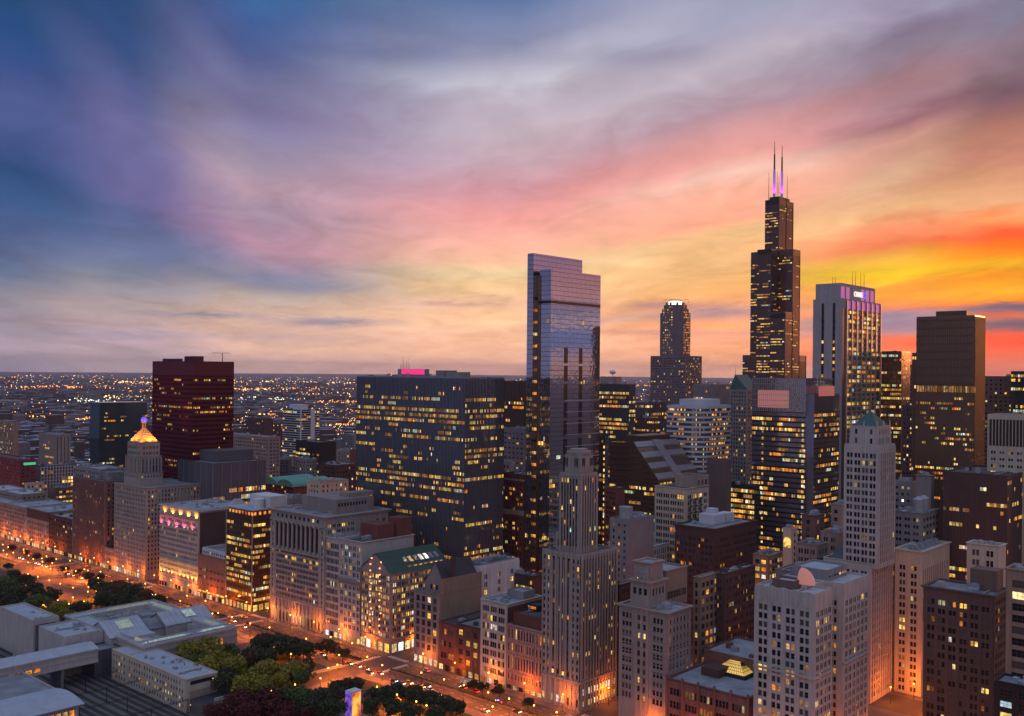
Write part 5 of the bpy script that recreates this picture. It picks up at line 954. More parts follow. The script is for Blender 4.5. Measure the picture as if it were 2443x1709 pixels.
box_tower('dark_library_building', 'dark squat block behind the beige gridded block', BRICKD, pbox(0, 588, 632, 652, 999, d=1520), P(4, 1, 1.6, 4, 2, .1, rel=0), None, None, 'green', 2, cat='building')
b = box_tower('white_striped_tower', 'slim apartment tower with thin white balcony stripes in the middle distance', G_TEAL, pbox(0, 675, 718, 762, 978, d=1420), Bn(3.3, .8, SPW, .18), Bn(3.3, .8, SPW, .18), None, 'pale', 1, fin=False)
xw, xe, ys, yn, z = b.bx; mb = MB(); mb.box(xe-.5, xe+1, yn-.5, yn+1, 0, z+2); mb.box(xe-24, xe-17, yn, yn+1, 0, z+1); mb.box(xe-18, xe-6, ys+8, yn-8, z-1, z+7); b.part('white_shafts', mb, [SPW]); b.done()
box_tower('black_low_office', 'low black office block with a yellow lit floor below the white striped tower', BLKM, pbox(0, 706, 761, 802, 1056, d=1160), C(2, 5, .3, rw=.1, ro=0, sh=2), None, None, 'dark', 2, cat='building')
box_tower('blue_grey_block', 'blue grey apartment block left of the ribbed slab', GREY, pbox(0, 812, 846, 870, 1037, d=1500), P(4, 1, 1.7, 3.6, 1.8, .1, rel=0), None, None, 'pale', 1, cat='building')
x0, xe, ys, yn, z = pbox(0, 634, 700, 782, 1150, d=1010)
b = Bld('copper_vault_hall', 'hall under two curved pale green copper vaults', BRICK, (xe-20, ys)); b.block(x0, xe, ys, yn, 0, z-4, P(5, 1, 2, 4, 2, .3, rel=0), None, None, par=0)
for (p0, p1) in ((ys-3, (ys+yn)/2), ((ys+yn)/2, yn+3)):
    mb = MB(); n_ = 10; yc_, r_ = (p0+p1)/2, (p1-p0)/2
    for i in range(n_):
        a0, a1 = math.pi*i/n_, math.pi*(i+1)/n_; A = (yc_+r_*math.cos(a0), z-5+r_*.5*math.sin(a0)); B_ = (yc_+r_*math.cos(a1), z-5+r_*.5*math.sin(a1)); mb.quad((xe+3, A[0], A[1]), (x0-3, A[0], A[1]), (x0-3, B_[0], B_[1]), (xe+3, B_[0], B_[1])); mb.quad((xe+3, A[0], z-5), (xe+3, A[0], A[1]), (xe+3, B_[0], B_[1]), (xe+3, B_[0], z-5))
    b.part('copper_vault', mb, [COPPER])
b.done()
for nm, lb, wl, a_, d_, E_, N_, rf in (
 ('ribbed_white_tower', 'dark block with three pale vertical ribs, far left above the avenue', LIMED, (93, 131, 168, 1037), 1420, C(3, 4, .05, rw=.3, ro=.1, ribm=BLKM), P(5, 1, 1.2, 60, 58, 0, pd=1.2), 'grey'),
 ('brown_edge_tower', 'brown apartment block with a few amber windows at the left edge', TAN, (-30, 30, 44, 1007), 1480, P(4, 1, 1.6, 3.6, 1.8, .25, rel=0), None, 'pale'),
 ('far_pale_slab', 'far low pale slab with orange lights below it at the left edge', PINK, (-30, 20, 66, 957), 4800, P(4, 1, 2, 4, 2, .1, rel=0), P(4, 1, 2, 4, 2, .1, rel=0), 'grey'),
 ('crimson_block', 'crimson brick block with a small green lit sign at the left edge', wallm('crimson_brick', (.15, .03, .04)), (-40, 48, 85, 1097), 1170, P(5, 1, 2, 4, 1.6, .03, rel=0), P(5, 1, 2, 4, 1.6, .03, rel=0), 'dark'),
 ('white_framed_glass_block', 'glass block with a white lattice of frames beside the crimson block', G_DARK, (84, 98, 176, 1112), 1210, C(3, 4, .3, rw=.5, ro=.3, ribm=WHITE), C(3.6, 4, .35, rw=.7, ro=.4, ribm=WHITE, sh=.5, spm=WHITE), 'pale'),
 ('small_arcade_block', 'small cream block with little windows in front of the white lattice block', CREAM, (59, 62, 103, 1153), 1090, None, P(4, 1, 1.6, 4, 2.4, .05, rel=0), 'white'),
 ('white_roof_block', 'low brown block with a long white roof at the left edge', TAN, (-40, 50, 112, 1180), 1040, P(5, 1, 2, 4, 1.6, .03, rel=0), P(5, 1, 2, 4, 1.6, .05, rel=0), 'white'),
 ('lit_shop_block', 'low block with a lit upper floor left of the ribbed brown tower', BROWN, (115, 130, 176, 1165), 1080, None, P(4, 1, 3, 5, 2, .6, rel=0), 'white'),
 ('brick_loft_block', 'row of brick lofts left of the ribbed slab in the middle distance', BRICKD, (760, 800, 860, 1110), 1080, P(4, 1, 1.6, 4, 2, .08, rel=0), P(4, 1, 1.6, 4, 2, .08, rel=0), 'grey'),
 ('grey_loft_block', 'grey loft block right behind the green copper vaults', GREY, (690, 730, 790, 1095), 1150, P(4, 1, 1.6, 4, 2, .08, rel=0), P(4, 1, 1.6, 4, 2, .08, rel=0), 'pale'),
 ('plum_loft_block', 'plum coloured loft block between the beige grid and the copper vaults', wallm('plum', (.1, .1, .1)), (620, 660, 740, 1098), 1240, P(4, 1, 1.6, 4, 2, .12, rel=0), P(4, 1, 1.6, 4, 2, .12, rel=0), 'dark'),
 ('rose_loft_block', 'rose coloured blank block right of the black low office', PINK, (790, 805, 835, 1075), 1260, None, P(5, 1, 1.6, 4, 2, .05, rel=0), 'grey'),
 ('red_loft_block', 'small red brick block under the blue grey apartment block', BRICK, (775, 800, 850, 1076), 1330, P(4, 1, 1.6, 4, 2, .1, rel=0), None, 'dark'),
 ('teal_cap_block', 'low block with a teal cap behind the dark squat block', BRICKD, (610, 640, 690, 1010), 1700, None, P(4, 1, 1.6, 4, 2, .1, rel=0), 'green'),
 ('pale_roof_block', 'low grey block with a pale roof between the zigzag tower and pyramid tower', GREY, (180, 240, 300, 1120), 900, P(4, 1, 1.6, 4, 2, .1, rel=0), None, 'pale')):
    b = box_tower(nm, lb, wl, pbox(0, *a_, d=d_), E_, N_, BLKM, rf, 3, 0, False, 'building')
    if nm == 'crimson_block': mb = MB(); xw, xe, ys, yn, z = b.bx; mb.box(xe-18, xe-4, yn+.05, yn+.4, z-7, z-4); b.part('lit_sign', mb, [glow('green_sign', (.1, 1, .45), .5)])
    b.done()
# ------------------------------------------------------------------ ground, streets and pavements
ASPH = pmat('asphalt', (.06, .056, .053), .8, var=.25, vscale=.06); PAVE = pmat('paving', (.12, .11, .10), .8, var=.25, vscale=.15); LAWN = pmat('lawn_grass', (.022, .035, .012), .9, var=.3, vscale=.3)
CITYG = pmat('city_ground', (.042, .044, .056), .9, var=.4, vscale=.004); PAINT = pmat('road_paint', (.6, .6, .57), .7, var=.1); BALL = pmat('track_ballast', (.12, .11, .105), .95, var=.3, vscale=.4)  # city ground tinted bluish, distance haze put into its colour
PX0, PX1, PY0, PY1 = 399.8, 452., -430., 40.
BIG = 45000.
def sheet(name, rects, z, m):
    mb = MB()
    for x0, x1, y0, y1 in rects: mb.quad((x0, y0, z), (x1, y0, z), (x1, y1, z), (x0, y1, z))
    return struct(name, mb, [m])
gx = [-BIG, -3000, PX0, PX1, 3000, BIG]; gy = [-BIG, -3000, PY0, PY1, 3000, BIG]
sheet('ground', [(gx[i], gx[i+1], gy[j], gy[j+1]) for i in range(5) for j in range(5) if not (i == 2 and j == 2)], 0, CITYG)
sheet('lake_water', [(1000, BIG, -BIG, BIG)], .02, pmat('lake_surface', (.02, .03, .045), .12, 0, var=.3, vscale=.003))
mb = MB(); mb.quad((PX0, PY0, -7), (PX1, PY0, -7), (PX1, PY1, -7), (PX0, PY1, -7))
mb.quad((PX0, PY0, -7), (PX0, PY1, -7), (PX0, PY1, 0), (PX0, PY0, 0)); mb.quad((PX1, PY1, -7), (PX1, PY0, -7), (PX1, PY0, 0), (PX1, PY1, 0)); mb.quad((PX0, PY1, -7), (PX1, PY1, -7), (PX1, PY1, 0), (PX0, PY1, 0)); mb.quad((PX1, PY0, -7), (PX0, PY0, -7), (PX0, PY0, 0), (PX1, PY0, 0))
struct('railway_cutting_ground', mb, [BALL])
XS = [(-14, 14), (127, 155), (276, 306)]; YS = [(-590, -566), (-446, -424), (-285, -266), (-133, -112), (20, 42), (148, 170)]
sheet('avenue_road', [(276, 306, -1400, 420)], .004, ASPH)
sheet('cross_streets_road', [(-700, 276, a, b) for a, b in YS]+[(306, 399, -133, -116), (306, 399, -446, -428), (306, 345, -600, -570)], .006, ASPH)
sheet('side_streets_road', [(a, b, -1200, 420) for a, b in XS[:2]], .002, ASPH)
mb = MB(); ye = [-1400]+[v for p in YS for v in p]+[420]
for k in range(0, len(ye), 2): mb.box(262, 276, ye[k], ye[k+1], 0, .15); mb.box(154.5, 262, ye[k], ye[k+1], 0, .12); mb.box(15, 127, ye[k], ye[k+1], 0, .12)
struct('pavement', mb, [PAVE]); mb = MB()
for a, b in ((-1400, -600), (-570, -446), (-428, -133), (-116, 100)): mb.box(306, 313, a, b, 0, .15)
struct('park_pavement', mb, [PAVE])
sheet('park_lawn', [(313, 344, -189, -134), (344, 382, -189, -134), (313, 399, -111, 90), (313, 399, -424, -292), (313, 460, -900, -600)], .02, LAWN)
sheet('park_path', [(313, 399, -118.5, -111.5), (340, 346, -111, 40), (350, 372, -72, -52), (313, 345, -250, -222), ], .03, PAVE)
sheet('plaza_pavement', [(313, 399, -565, -446)], .03, ASPH)
mb = MB()
def stripe(x0, x1, y0, y1): mb.quad((x0, y0, .012), (x1, y0, .012), (x1, y1, .012), (x0, y1, .012))
for x in (279.6, 283.3, 287, 295, 298.7, 302.4):
    for y in range(-900, 300, 9):
        if not any(a-4 < y < b+2 for a, b in YS): stripe(x-.08, x+.08, y, y+3)
for a, b in YS:
    for x in range(277, 306, 2): stripe(x, x+1., a-4, a-1); stripe(x, x+1., b+1, b+4)
    for y in range(int(a)+2, int(b)-1, 2): stripe(271, 274.5, y, y+1.); 
struct('road_markings', mb, [PAINT])
for k, (a, b) in enumerate(((-420, -290), (-262, -137), (-108, 14))):
    t = thing('median_planter', ['long planted median strip before the stepped pyramid and floodlit blocks', 'long planted median strip before the colonnaded block', 'long planted median strip before the venetian palazzo'][k], 'planter', (291, (a+b)/2, 0)); mb = MB(); mb.box(-1.3, 1.3, (a-b)/2, (b-a)/2, 0, .7); put('kerb', mb.mesh('kerb', [PAVE]), t); mb = MB(); q = random.Random(k)
    for i in range(int((b-a)*7)):
        y = q.uniform((a-b)/2+.4, (b-a)/2-.4); x = q.uniform(-1, 1); s_ = q.uniform(.25, .6); h_ = q.uniform(.3, .9); an = q.uniform(0, 6.28); dx, dy = s_*math.cos(an), s_*math.sin(an); mb.quad((x-dx, y-dy, .65), (x+dx, y+dy, .65), (x+dx*.7, y+dy*.7, .7+h_), (x-dx*.6, y-dy*.6, .7+h_))
    put('plants', mb.mesh('plants', [pmat('planting', (.05, .065, .02), .9, var=.4, vscale=.5)]), t)
# ------------------------------------------------------------------ museum group across the avenue
b = Bld('art_museum', 'low grey museum with gabled halls and skylights round an open court', MARBLE, (360, -270))
KM = 1.05
def XX(x): return CX-(CX-x)*KM
def YY(y): return CY-(CY-y)*KM
ZM = 14.2; MX0, MX1, MY0, MY1 = XX(345), XX(405), YY(-291), YY(-189)
gal = 11.
for (x0, x1, y0, y1) in ((MX0, MX1, MY1-gal, MY1), (MX0, MX1, MY0, MY0+gal), (MX0, MX0+gal, MY0+gal, MY1-gal), (MX1-gal, MX1, MY0+gal, MY1-gal)): b.block(x0, x1, y0, y1, -7 if x1 == MX1 else 0, ZM, None, None, 'white', par=.8)
cy0, cy1 = YY(-251), YY(-219); cx0, cx1 = XX(361), XX(386)
b.wall.box(MX0+gal, MX1-gal, MY0+gal, cy0, 0, ZM-3); b.wall.box(MX0+gal, cx0, cy1, MY1-gal, 0, ZM-1.4); b.wall.box(cx1, MX1-gal, cy1, MY1-gal, 0, ZM-1.4)
mb = MB(); mb.box(MX0+gal, MX1-gal, MY0+gal, cy0, ZM-3, ZM-2.8); b.part('inner_roof', mb, [ROOF['grey']])
for x0, x1 in ((MX0+gal, cx0), (cx1, MX1-gal)): mb = MB(); mb.box(x0, x1, cy1, MY1-gal, ZM-1.4, ZM-1.2); b.part('inner_roof', mb, [ROOF['grey']])
def gable(b, x0, x1, y0, y1, z0, z1, nm='gabled_hall', rm=None, ov=.8):
    ya = (y0+y1)/2; mb = MB(); mb.box(x0, x1, y0, y1, z0-8, z0)
    for x in (x0, x1): mb.prism([(x-.05, y0), (x+.05, y0), (x+.05, y1), (x-.05, y1)], z0, z1, p1=[(x-.05, ya-.1), (x+.05, ya-.1), (x+.05, ya+.1), (x-.05, ya+.1)])
    b.part(nm, mb, [MARBLE])
    for y, sg in ((y0-ov, -1), (y1+ov, 1)):
        mb = MB(); q = [(x1+ov, y, z0-.2), (x0-ov, y, z0-.2), (x0-ov, ya, z1+.3), (x1+ov, ya, z1+.3)]; q = q if sg > 0 else q[::-1]
        mb.quad(*q); mb.quad(*[(p[0], p[1], p[2]-.4) for p in q[::-1]])
        for k_ in range(1, 9):
            xx = x0+(x1-x0)*k_/9; mb.bar((xx, y, z0-.1), (xx, ya, z1+.4), .22)
        b.part('gable_roof', mb, [rm or ROOF['white']])
gable(b, XX(386), XX(409), YY(-249), YY(-221), ZM-1, ZM+6); gable(b, XX(341), XX(372), YY(-246), YY(-224), ZM-1, ZM+5); gable(b, XX(372), XX(386), YY(-243), YY(-227), ZM-2, ZM+2.4, 'link_hall', ROOF['grey'])
SKL = pmat('laylight_glass', (.34, .38, .30), .3, emit=(.75, .8, .42), es=.16, var=.0, sample=False)
for (x0, x1, y0, y1) in ((350, 366, -196, -193), (376, 402, -196, -193), (398.6, 401.4, -215, -200), (349, 351.8, -285, -256), (352, 380, -287, -284.4), (349, 351.8, -216, -199)):
    x0, x1, y0, y1 = XX(x0), XX(x1), YY(y0), YY(y1); mb = MB()
    if x1-x0 > y1-y0: ym = (y0+y1)/2; mb.prism([(x0, y0), (x1, y0), (x1, y1), (x0, y1)], ZM-.8, ZM+.5, p1=[(x0+1, ym-.2), (x1-1, ym-.2), (x1-1, ym+.2), (x0+1, ym+.2)])
    else: xm = (x0+x1)/2; mb.prism([(x0, y0), (x1, y0), (x1, y1), (x0, y1)], ZM-.8, ZM+.5, p1=[(xm-.2, y0+1), (xm+.2, y0+1), (xm+.2, y1-1), (xm-.2, y1-1)])
    b.part('skylight', mb, [SKL])
for xa_, xb_, z_ in ((401, 392, 6), (358, 351, 5)):
    y0, y1 = YY(-221), YY(-235); f0, f1 = .35, .85; mb = MB(); xa_, xb_ = XX(xa_), XX(xb_)
    mb.quad((xa_, y0+(y1-y0)*f0, ZM-1+(z_+1)*f0+.55), (xb_, y0+(y1-y0)*f0, ZM-1+(z_+1)*f0+.55), (xb_, y0+(y1-y0)*f1, ZM-1+(z_+1)*f1+.55), (xa_, y0+(y1-y0)*f1, ZM-1+(z_+1)*f1+.55)); b.part('skylight', mb, [SKL])
mb = MB(); mb.box(cx0+2, cx1-2, YY(-214), YY(-203), .1, .4); b.part('courtyard_floor', mb, [BRICKD])
b.units(MX0+gal+2, MX1-gal, YY(-280), YY(-252), ZM-3, 7); b.units(cx1+1, MX1-gal, YY(-218), YY(-200), ZM-1.4, 3, .7); b.units(MX0, MX1, MY1-gal, MY1, ZM-.8, 4, .4)
mb = MB()
for z0, z1, e in ((ZM-1.6, ZM-.2, .9), (ZM-5.4, ZM-4.6, .5), (4., 4.8, .4)): mb.box(MX0-e, MX1+e, MY1+.02, MY1+e, z0, z1); mb.box(MX1+.02, MX1+e, MY0, MY1+.02, z0, z1)
b.part('cornice_bands', mb, [MARBLE])
for k in range(7): b.win('N', MY1, MX0+10+k*3.6, MX0+12+k*3.6, 4.5, 9.4, .08, 5 if k in (0, 3) else 3, 'arched_window')
b.part('north_arcade', (lambda m: [m.box(MX0+8.6+k*3.6, MX0+9.4+k*3.6, MY1, MY1+.6, 4, 10) for k in range(8)] and m)(MB()), [MARBLE])
mb = MB(); mb.box(XX(388), XX(402), YY(-231), YY(-208), ZM-2, ZM+.8, 0, 1); b.part('roof_pavilion', mb, [MARBLE, ROOF['white']]); b.done()
b = Bld('gallery_block', 'windowless pale gallery block with a white roof at the left edge, south of the museum', MARBLE, (413, -325)); b.block(405.5, 421.5, -352, -298, -7, 20, None, None, 'white'); b.units(406, 421, -350, -300, 19, 3, .5); b.done()
b = Bld('rear_gallery', 'low grey gallery with a white roof between the windowless block and the museum', MARBLE, (412, -275)); b.block(396, 420, -294, -257, -7, 17.2, None, None, 'white'); b.units(397, 419, -292, -260, 16.2, 4, .6); b.done()
b = Bld('glass_connector', 'dark glazed connector in the recess between the bridge gallery and the museum', G_DARK, (402, -250)); b.block(393, 409.4, -256.8, -240, -7, 9.5, None, None, 'grey'); b.done()
b = Bld('glass_link', 'narrow dark glass slot joining the windowless gallery block and the low gallery', G_DARK, (412, -296)); b.block(408, 420.4, -297.8, -294.2, -7, 17, None, None, 'grey'); b.done()
b = Bld('bridge_gallery', 'long gallery bridging the railway tracks with a pale sloped roof and lit windows', MARBLE, (450, -245), 'bridge')
b.wall.box(409.6, 560, -254, -235.2, 4.6, 12.4); mb = MB(); y0, y1, ym = -255, -234.6, -245
mb.quad((560, y1, 12.3), (409, y1, 12.3), (409, ym, 14.6), (560, ym, 14.6)); mb.quad((409, y0, 12.3), (560, y0, 12.3), (560, ym, 14.6), (409, ym, 14.6)); mb.tri((409, y1, 12.3), (409, y0, 12.3), (409, ym, 14.6)); mb.quad((409, y1, 12.28), (560, y1, 12.28), (560, y0, 12.28), (409, y0, 12.28)); b.part('sloped_roof', mb, [ROOF['white']])
mb = MB(); mb.box(409.6, 560, -235.2, -234.7, 11.2, 12); mb.box(409.6, 560, -235.2, -234.9, 8.2, 8.5); mb.box(409.6, 560, -235.2, -234.5, 4.4, 5.4); b.part('string_course', mb, [MARBLE])
for k in range(4): b.win('N', -235.2, 443+k*4.6, 446.6+k*4.6, 5.8, 8, .08, 3 if k % 2 else 5, 'window')
for x in (429, 449.5): mb = MB(); mb.box(x, x+1.4, -252, -237, -7, 4.6); b.part('pier', mb, [GREY])
b.units(412, 470, -250, -246, 14, 2, .5); b.done()
b = Bld('school_wing', 'long pale four storey wing beside the tracks with small windows, some lit yellow', CREAM, (391, -190))
SX0, SX1, SY0, SY1, SZ = 383., 402., -233., -148., 11.2
b.block(SX0, SX1, YY(-189)+.5, SY1, -7, SZ, P(3., 1, 1.15, 3.9, 1.8, .34, zb=1., zt=.8, pd=.25, mar=2.), None, 'white', par=.6)
b.block(MX1+.5, SX1, SY0, YY(-189)+.5, -7, SZ, P(3., 1, 1.15, 3.9, 1.8, .34, zb=1., zt=.8, pd=.25, mar=1.), None, 'white', par=.6)
mb = MB(); mb.box(SX0+2, SX1-2.5, SY1, SY1+.1, 7.4, 9.4); b.part('upper_window', mb, [BLKM]); mb = MB(); mb.box(SX0+4, SX1-4, SY1, SY1+.1, -6.9, -1.5); b.part('loading_opening', mb, [BLKM]); mb = MB(); mb.box(SX0+2, SX1-2, SY1, SY1+.7, 1.2, 4.2); b.part('pink_band', mb, [PINK]); mb = MB(); mb.box(SX1+.01, SX1+.4, SY0, SY1+.4, SZ-.7, SZ-.05); mb.box(SX0, SX1+.01, SY1+.01, SY1+.4, SZ-.7, SZ-.05); b.part('cornice', mb, [CREAM])
for x, z in ((SX0+2.4, -3), (SX1-2, -3), (SX0+3.5, 8.4)): mb = MB(); mb.sphere((x, SY1+1, z), .32, 8); b.part('wall_lamp', mb, [L1])
b.units(SX0+1, SX1-1, -212, -152, SZ-.6, 7, .5)
for k in range(7): b.mast(387+k % 3*3.4, -178+k*2.1, SZ-.6, SZ+2.4, .08)
b.done()
x0 = 440; b = Bld('modern_gallery', 'modern low gallery with a curving white roof and glowing glass walls at bottom left', MARBLE, (465, -190)); b.block(453, 530, -236, -192, -7, 8.6, None, None, 'grey'); b.wall.box(455, 530, -192, -160, -7, 7.6)
mb = MB(); n_ = 10
for i in range(n_):
    f0, f1 = i/n_, (i+1)/n_; h0, h1 = 8.8+2.2*math.sin(math.pi*f0), 8.8+2.2*math.sin(math.pi*f1); y0_, y1_ = -192+36*f0, -192+36*f1
    mb.quad((500, y0_, h0), (500, y1_, h1), (453.5, y1_, h1), (453.5, y0_, h0)); mb.quad((453.5, y0_, h0-.5), (453.5, y1_, h1-.5), (500, y1_, h1-.5), (500, y0_, h0-.5))
b.part('curved_roof', mb, [ROOF['white']])
for k in range(9): b.win('N', -160, 457+k*3.4, 459.6+k*3.4, -1, 5.6, .08, 3 if k % 3 else 5, 'glass_wall'); 
for k in range(8): b.win('W', 455, -190+k*3.6, -187+k*3.6, -1, 5.6, .08, 3 if k % 2 else 0, 'glass_wall')
mb = MB()
for k in range(10): xx = 456.3+k*3.4; mb.box(xx-.2, xx+.2, -160, -159.4, -7, 8.4)
b.part('columns', mb, [WHITE]); b.done()
t = thing('garden_wall', 'long low stone wall along the park street, lit by lamps', 'wall', (353, -134.5, 0)); mb = MB(); mb.box(-46, 40, -.3, .3, 0, 1.5); mb.box(-46, 40, -.45, .45, 1.5, 1.7); put('coping_wall', mb.mesh('coping_wall', [MARBLE]), t)
# railway
RAIL = pmat('rail_steel', (.2, .19, .2), .3, .9, var=0); SLP = pmat('sleeper', (.05, .04, .035), .9, var=.3)
t0 = thing('railway_track', 'railway track running under the bridge gallery beside the pale wing', 'railway track', (404, -195, -7), 0, 'tracks in the railway cutting'); mb = MB()
for x in (-.75, .75): mb.box(x-.09, x+.09, -230, 232, .18, .36)
r_me = mb.mesh('rails', [RAIL]); mb = MB()
for k in range(330): mb.box(-1.3, 1.3, -230+k*1.4, -229.7+k*1.4, .02, .18)
s_me = mb.mesh('sleepers', [SLP])
for k in range(9):
    if k: t = t0.copy(); COL.objects.link(t); t.location.x = 404+k*4.7+(1.2 if k > 4 else 0)
    else: t = t0
    put('rails', r_me, t); put('sleepers', s_me, t)
for k, y in enumerate((-222, -196, -172, -146)):
    t = thing('catenary_gantry', 'steel catenary gantry spanning the tracks, '+('under the bridge gallery', 'just past the bridge gallery', 'beside the middle of the pale wing', 'beside the near end of the pale wing')[k], 'gantry', (425, y, -7)); mb = MB()
    for x in (-23, -2, 24): mb.cyl(x, 0, 0, 8.2, .22, .18, 8)
    put('mast', mb.mesh('mast', [DKM]), t); mb = MB()
    for z in (7.2, 8.): mb.bar((-23, 0, z), (24, 0, z), .18)
    for i in range(23): mb.bar((-23+i*2, 0, 7.2+.8*(i % 2)), (-21+i*2, 0, 7.2+.8*((i+1) % 2)), .1)
    put('truss', mb.mesh('truss', [DKM]), t)
# fountain tower with a glowing screen
c_ = onZ(839, 1654, 15.2); ys_ = onX(824, 1649, c_[0])[1]; xw_ = onY(862, 1646, c_[1])[0]
t = thing('fountain_tower', 'glass block tower with a glowing orange video wall in the park', 'fountain', (c_[0], c_[1], 0)); mb = MB(); mb.box(xw_-c_[0], 0, ys_-c_[1], 0, 0, 15.2)
put('glass_block_shaft', mb.mesh('glass_block_shaft', [pmat('violet_block', (.05, .045, .1), .2, emit=(.2, .10, .7), es=.5, var=0)]), t)
m = bpy.data.materials.new('video_wall'); m.use_nodes = True; nt = m.node_tree; bs = nt.nodes['Principled BSDF']; g = N(nt, 'ShaderNodeNewGeometry'); tn = N(nt, 'ShaderNodeTexNoise'); tn.inputs['Scale'].default_value = .26; tn.inputs['Detail'].default_value = 1.2
nt.links.new(g.outputs['Position'], tn.inputs['Vector']); nt.links.new(ramp(nt, tn.outputs['Fac'], [(.36, (.18, .02, .004)), (.47, (.75, .16, .012)), (.56, (1, .34, .03)), (.68, (1, .58, .12))]), bs.inputs['Emission Color']); bs.inputs['Emission Strength'].default_value = 1.; bs.inputs['Base Color'].default_value = (.02, .01, .01, 1)
mb = MB(); w_ = xw_-c_[0]; mb.box(w_+.4, -.3, 0, .12, .5, 14.8); put('video_screen', mb.mesh('video_screen', [m]), t); mb = MB(); mb.box(w_-.15, .15, ys_-c_[1]-.15, .15, 15.2, 15.5); put('cap', mb.mesh('cap', [WHITE]), t)
# ------------------------------------------------------------------ trees
def leafm(n, c):
    m = pmat(n, c, .8, var=.45, vscale=.35); return m
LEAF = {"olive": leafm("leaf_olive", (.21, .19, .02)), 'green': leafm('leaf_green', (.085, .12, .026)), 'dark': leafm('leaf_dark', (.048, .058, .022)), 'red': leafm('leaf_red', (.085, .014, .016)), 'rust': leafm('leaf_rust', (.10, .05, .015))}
BARK = pmat('bark', (.05, .038, .03), .9, var=.3, vscale=1.)
def crown(seed, n):
    q = random.Random(seed); mb = MB(); bl = [(q.uniform(-.55, .55), q.uniform(-.55, .55), q.uniform(-.25, .55), q.uniform(.3, .52)) for _ in range(11)]
    for _ in range(n):
        cx, cy, cz, r = q.choice(bl); d = Vector((q.gauss(0, 1), q.gauss(0, 1), q.gauss(0, 1)+.25)).normalized(); rr = r*q.uniform(.6, 1.06)
        p = Vector((cx, cy, cz))+d*rr; a = Vector((q.gauss(0, 1), q.gauss(0, 1), q.gauss(0, .6))).normalized(); b_ = d.cross(a).normalized(); a = (a*.6+d.cross(b_)*.7).normalized(); s = q.uniform(.035, .075)
        mb.quad(tuple(p-a*s-b_*s*.6), tuple(p+a*s-b_*s*.7), tuple(p+a*s*.7+b_*s), tuple(p-a*s*.8+b_*s*.8))
    return mb
CR = {}
for s_ in range(4):
    mb = crown(50+s_, 2300)
    for k_, m_ in LEAF.items(): CR[(s_, k_)] = mb.mesh('crown', [m_])
TR = []
for s_ in range(2):
    mb = MB(); q = random.Random(s_); mb.cyl(0, 0, 0, 1.05, .055, .035, 8)
    for k in range(6): a = k*1.05+q.uniform(0, .5); mb.bar((0, 0, .75+.05*k), (.5*math.cos(a), .5*math.sin(a), 1.25+.08*k), .03)
    TR.append(mb.mesh('trunk', [BARK]))
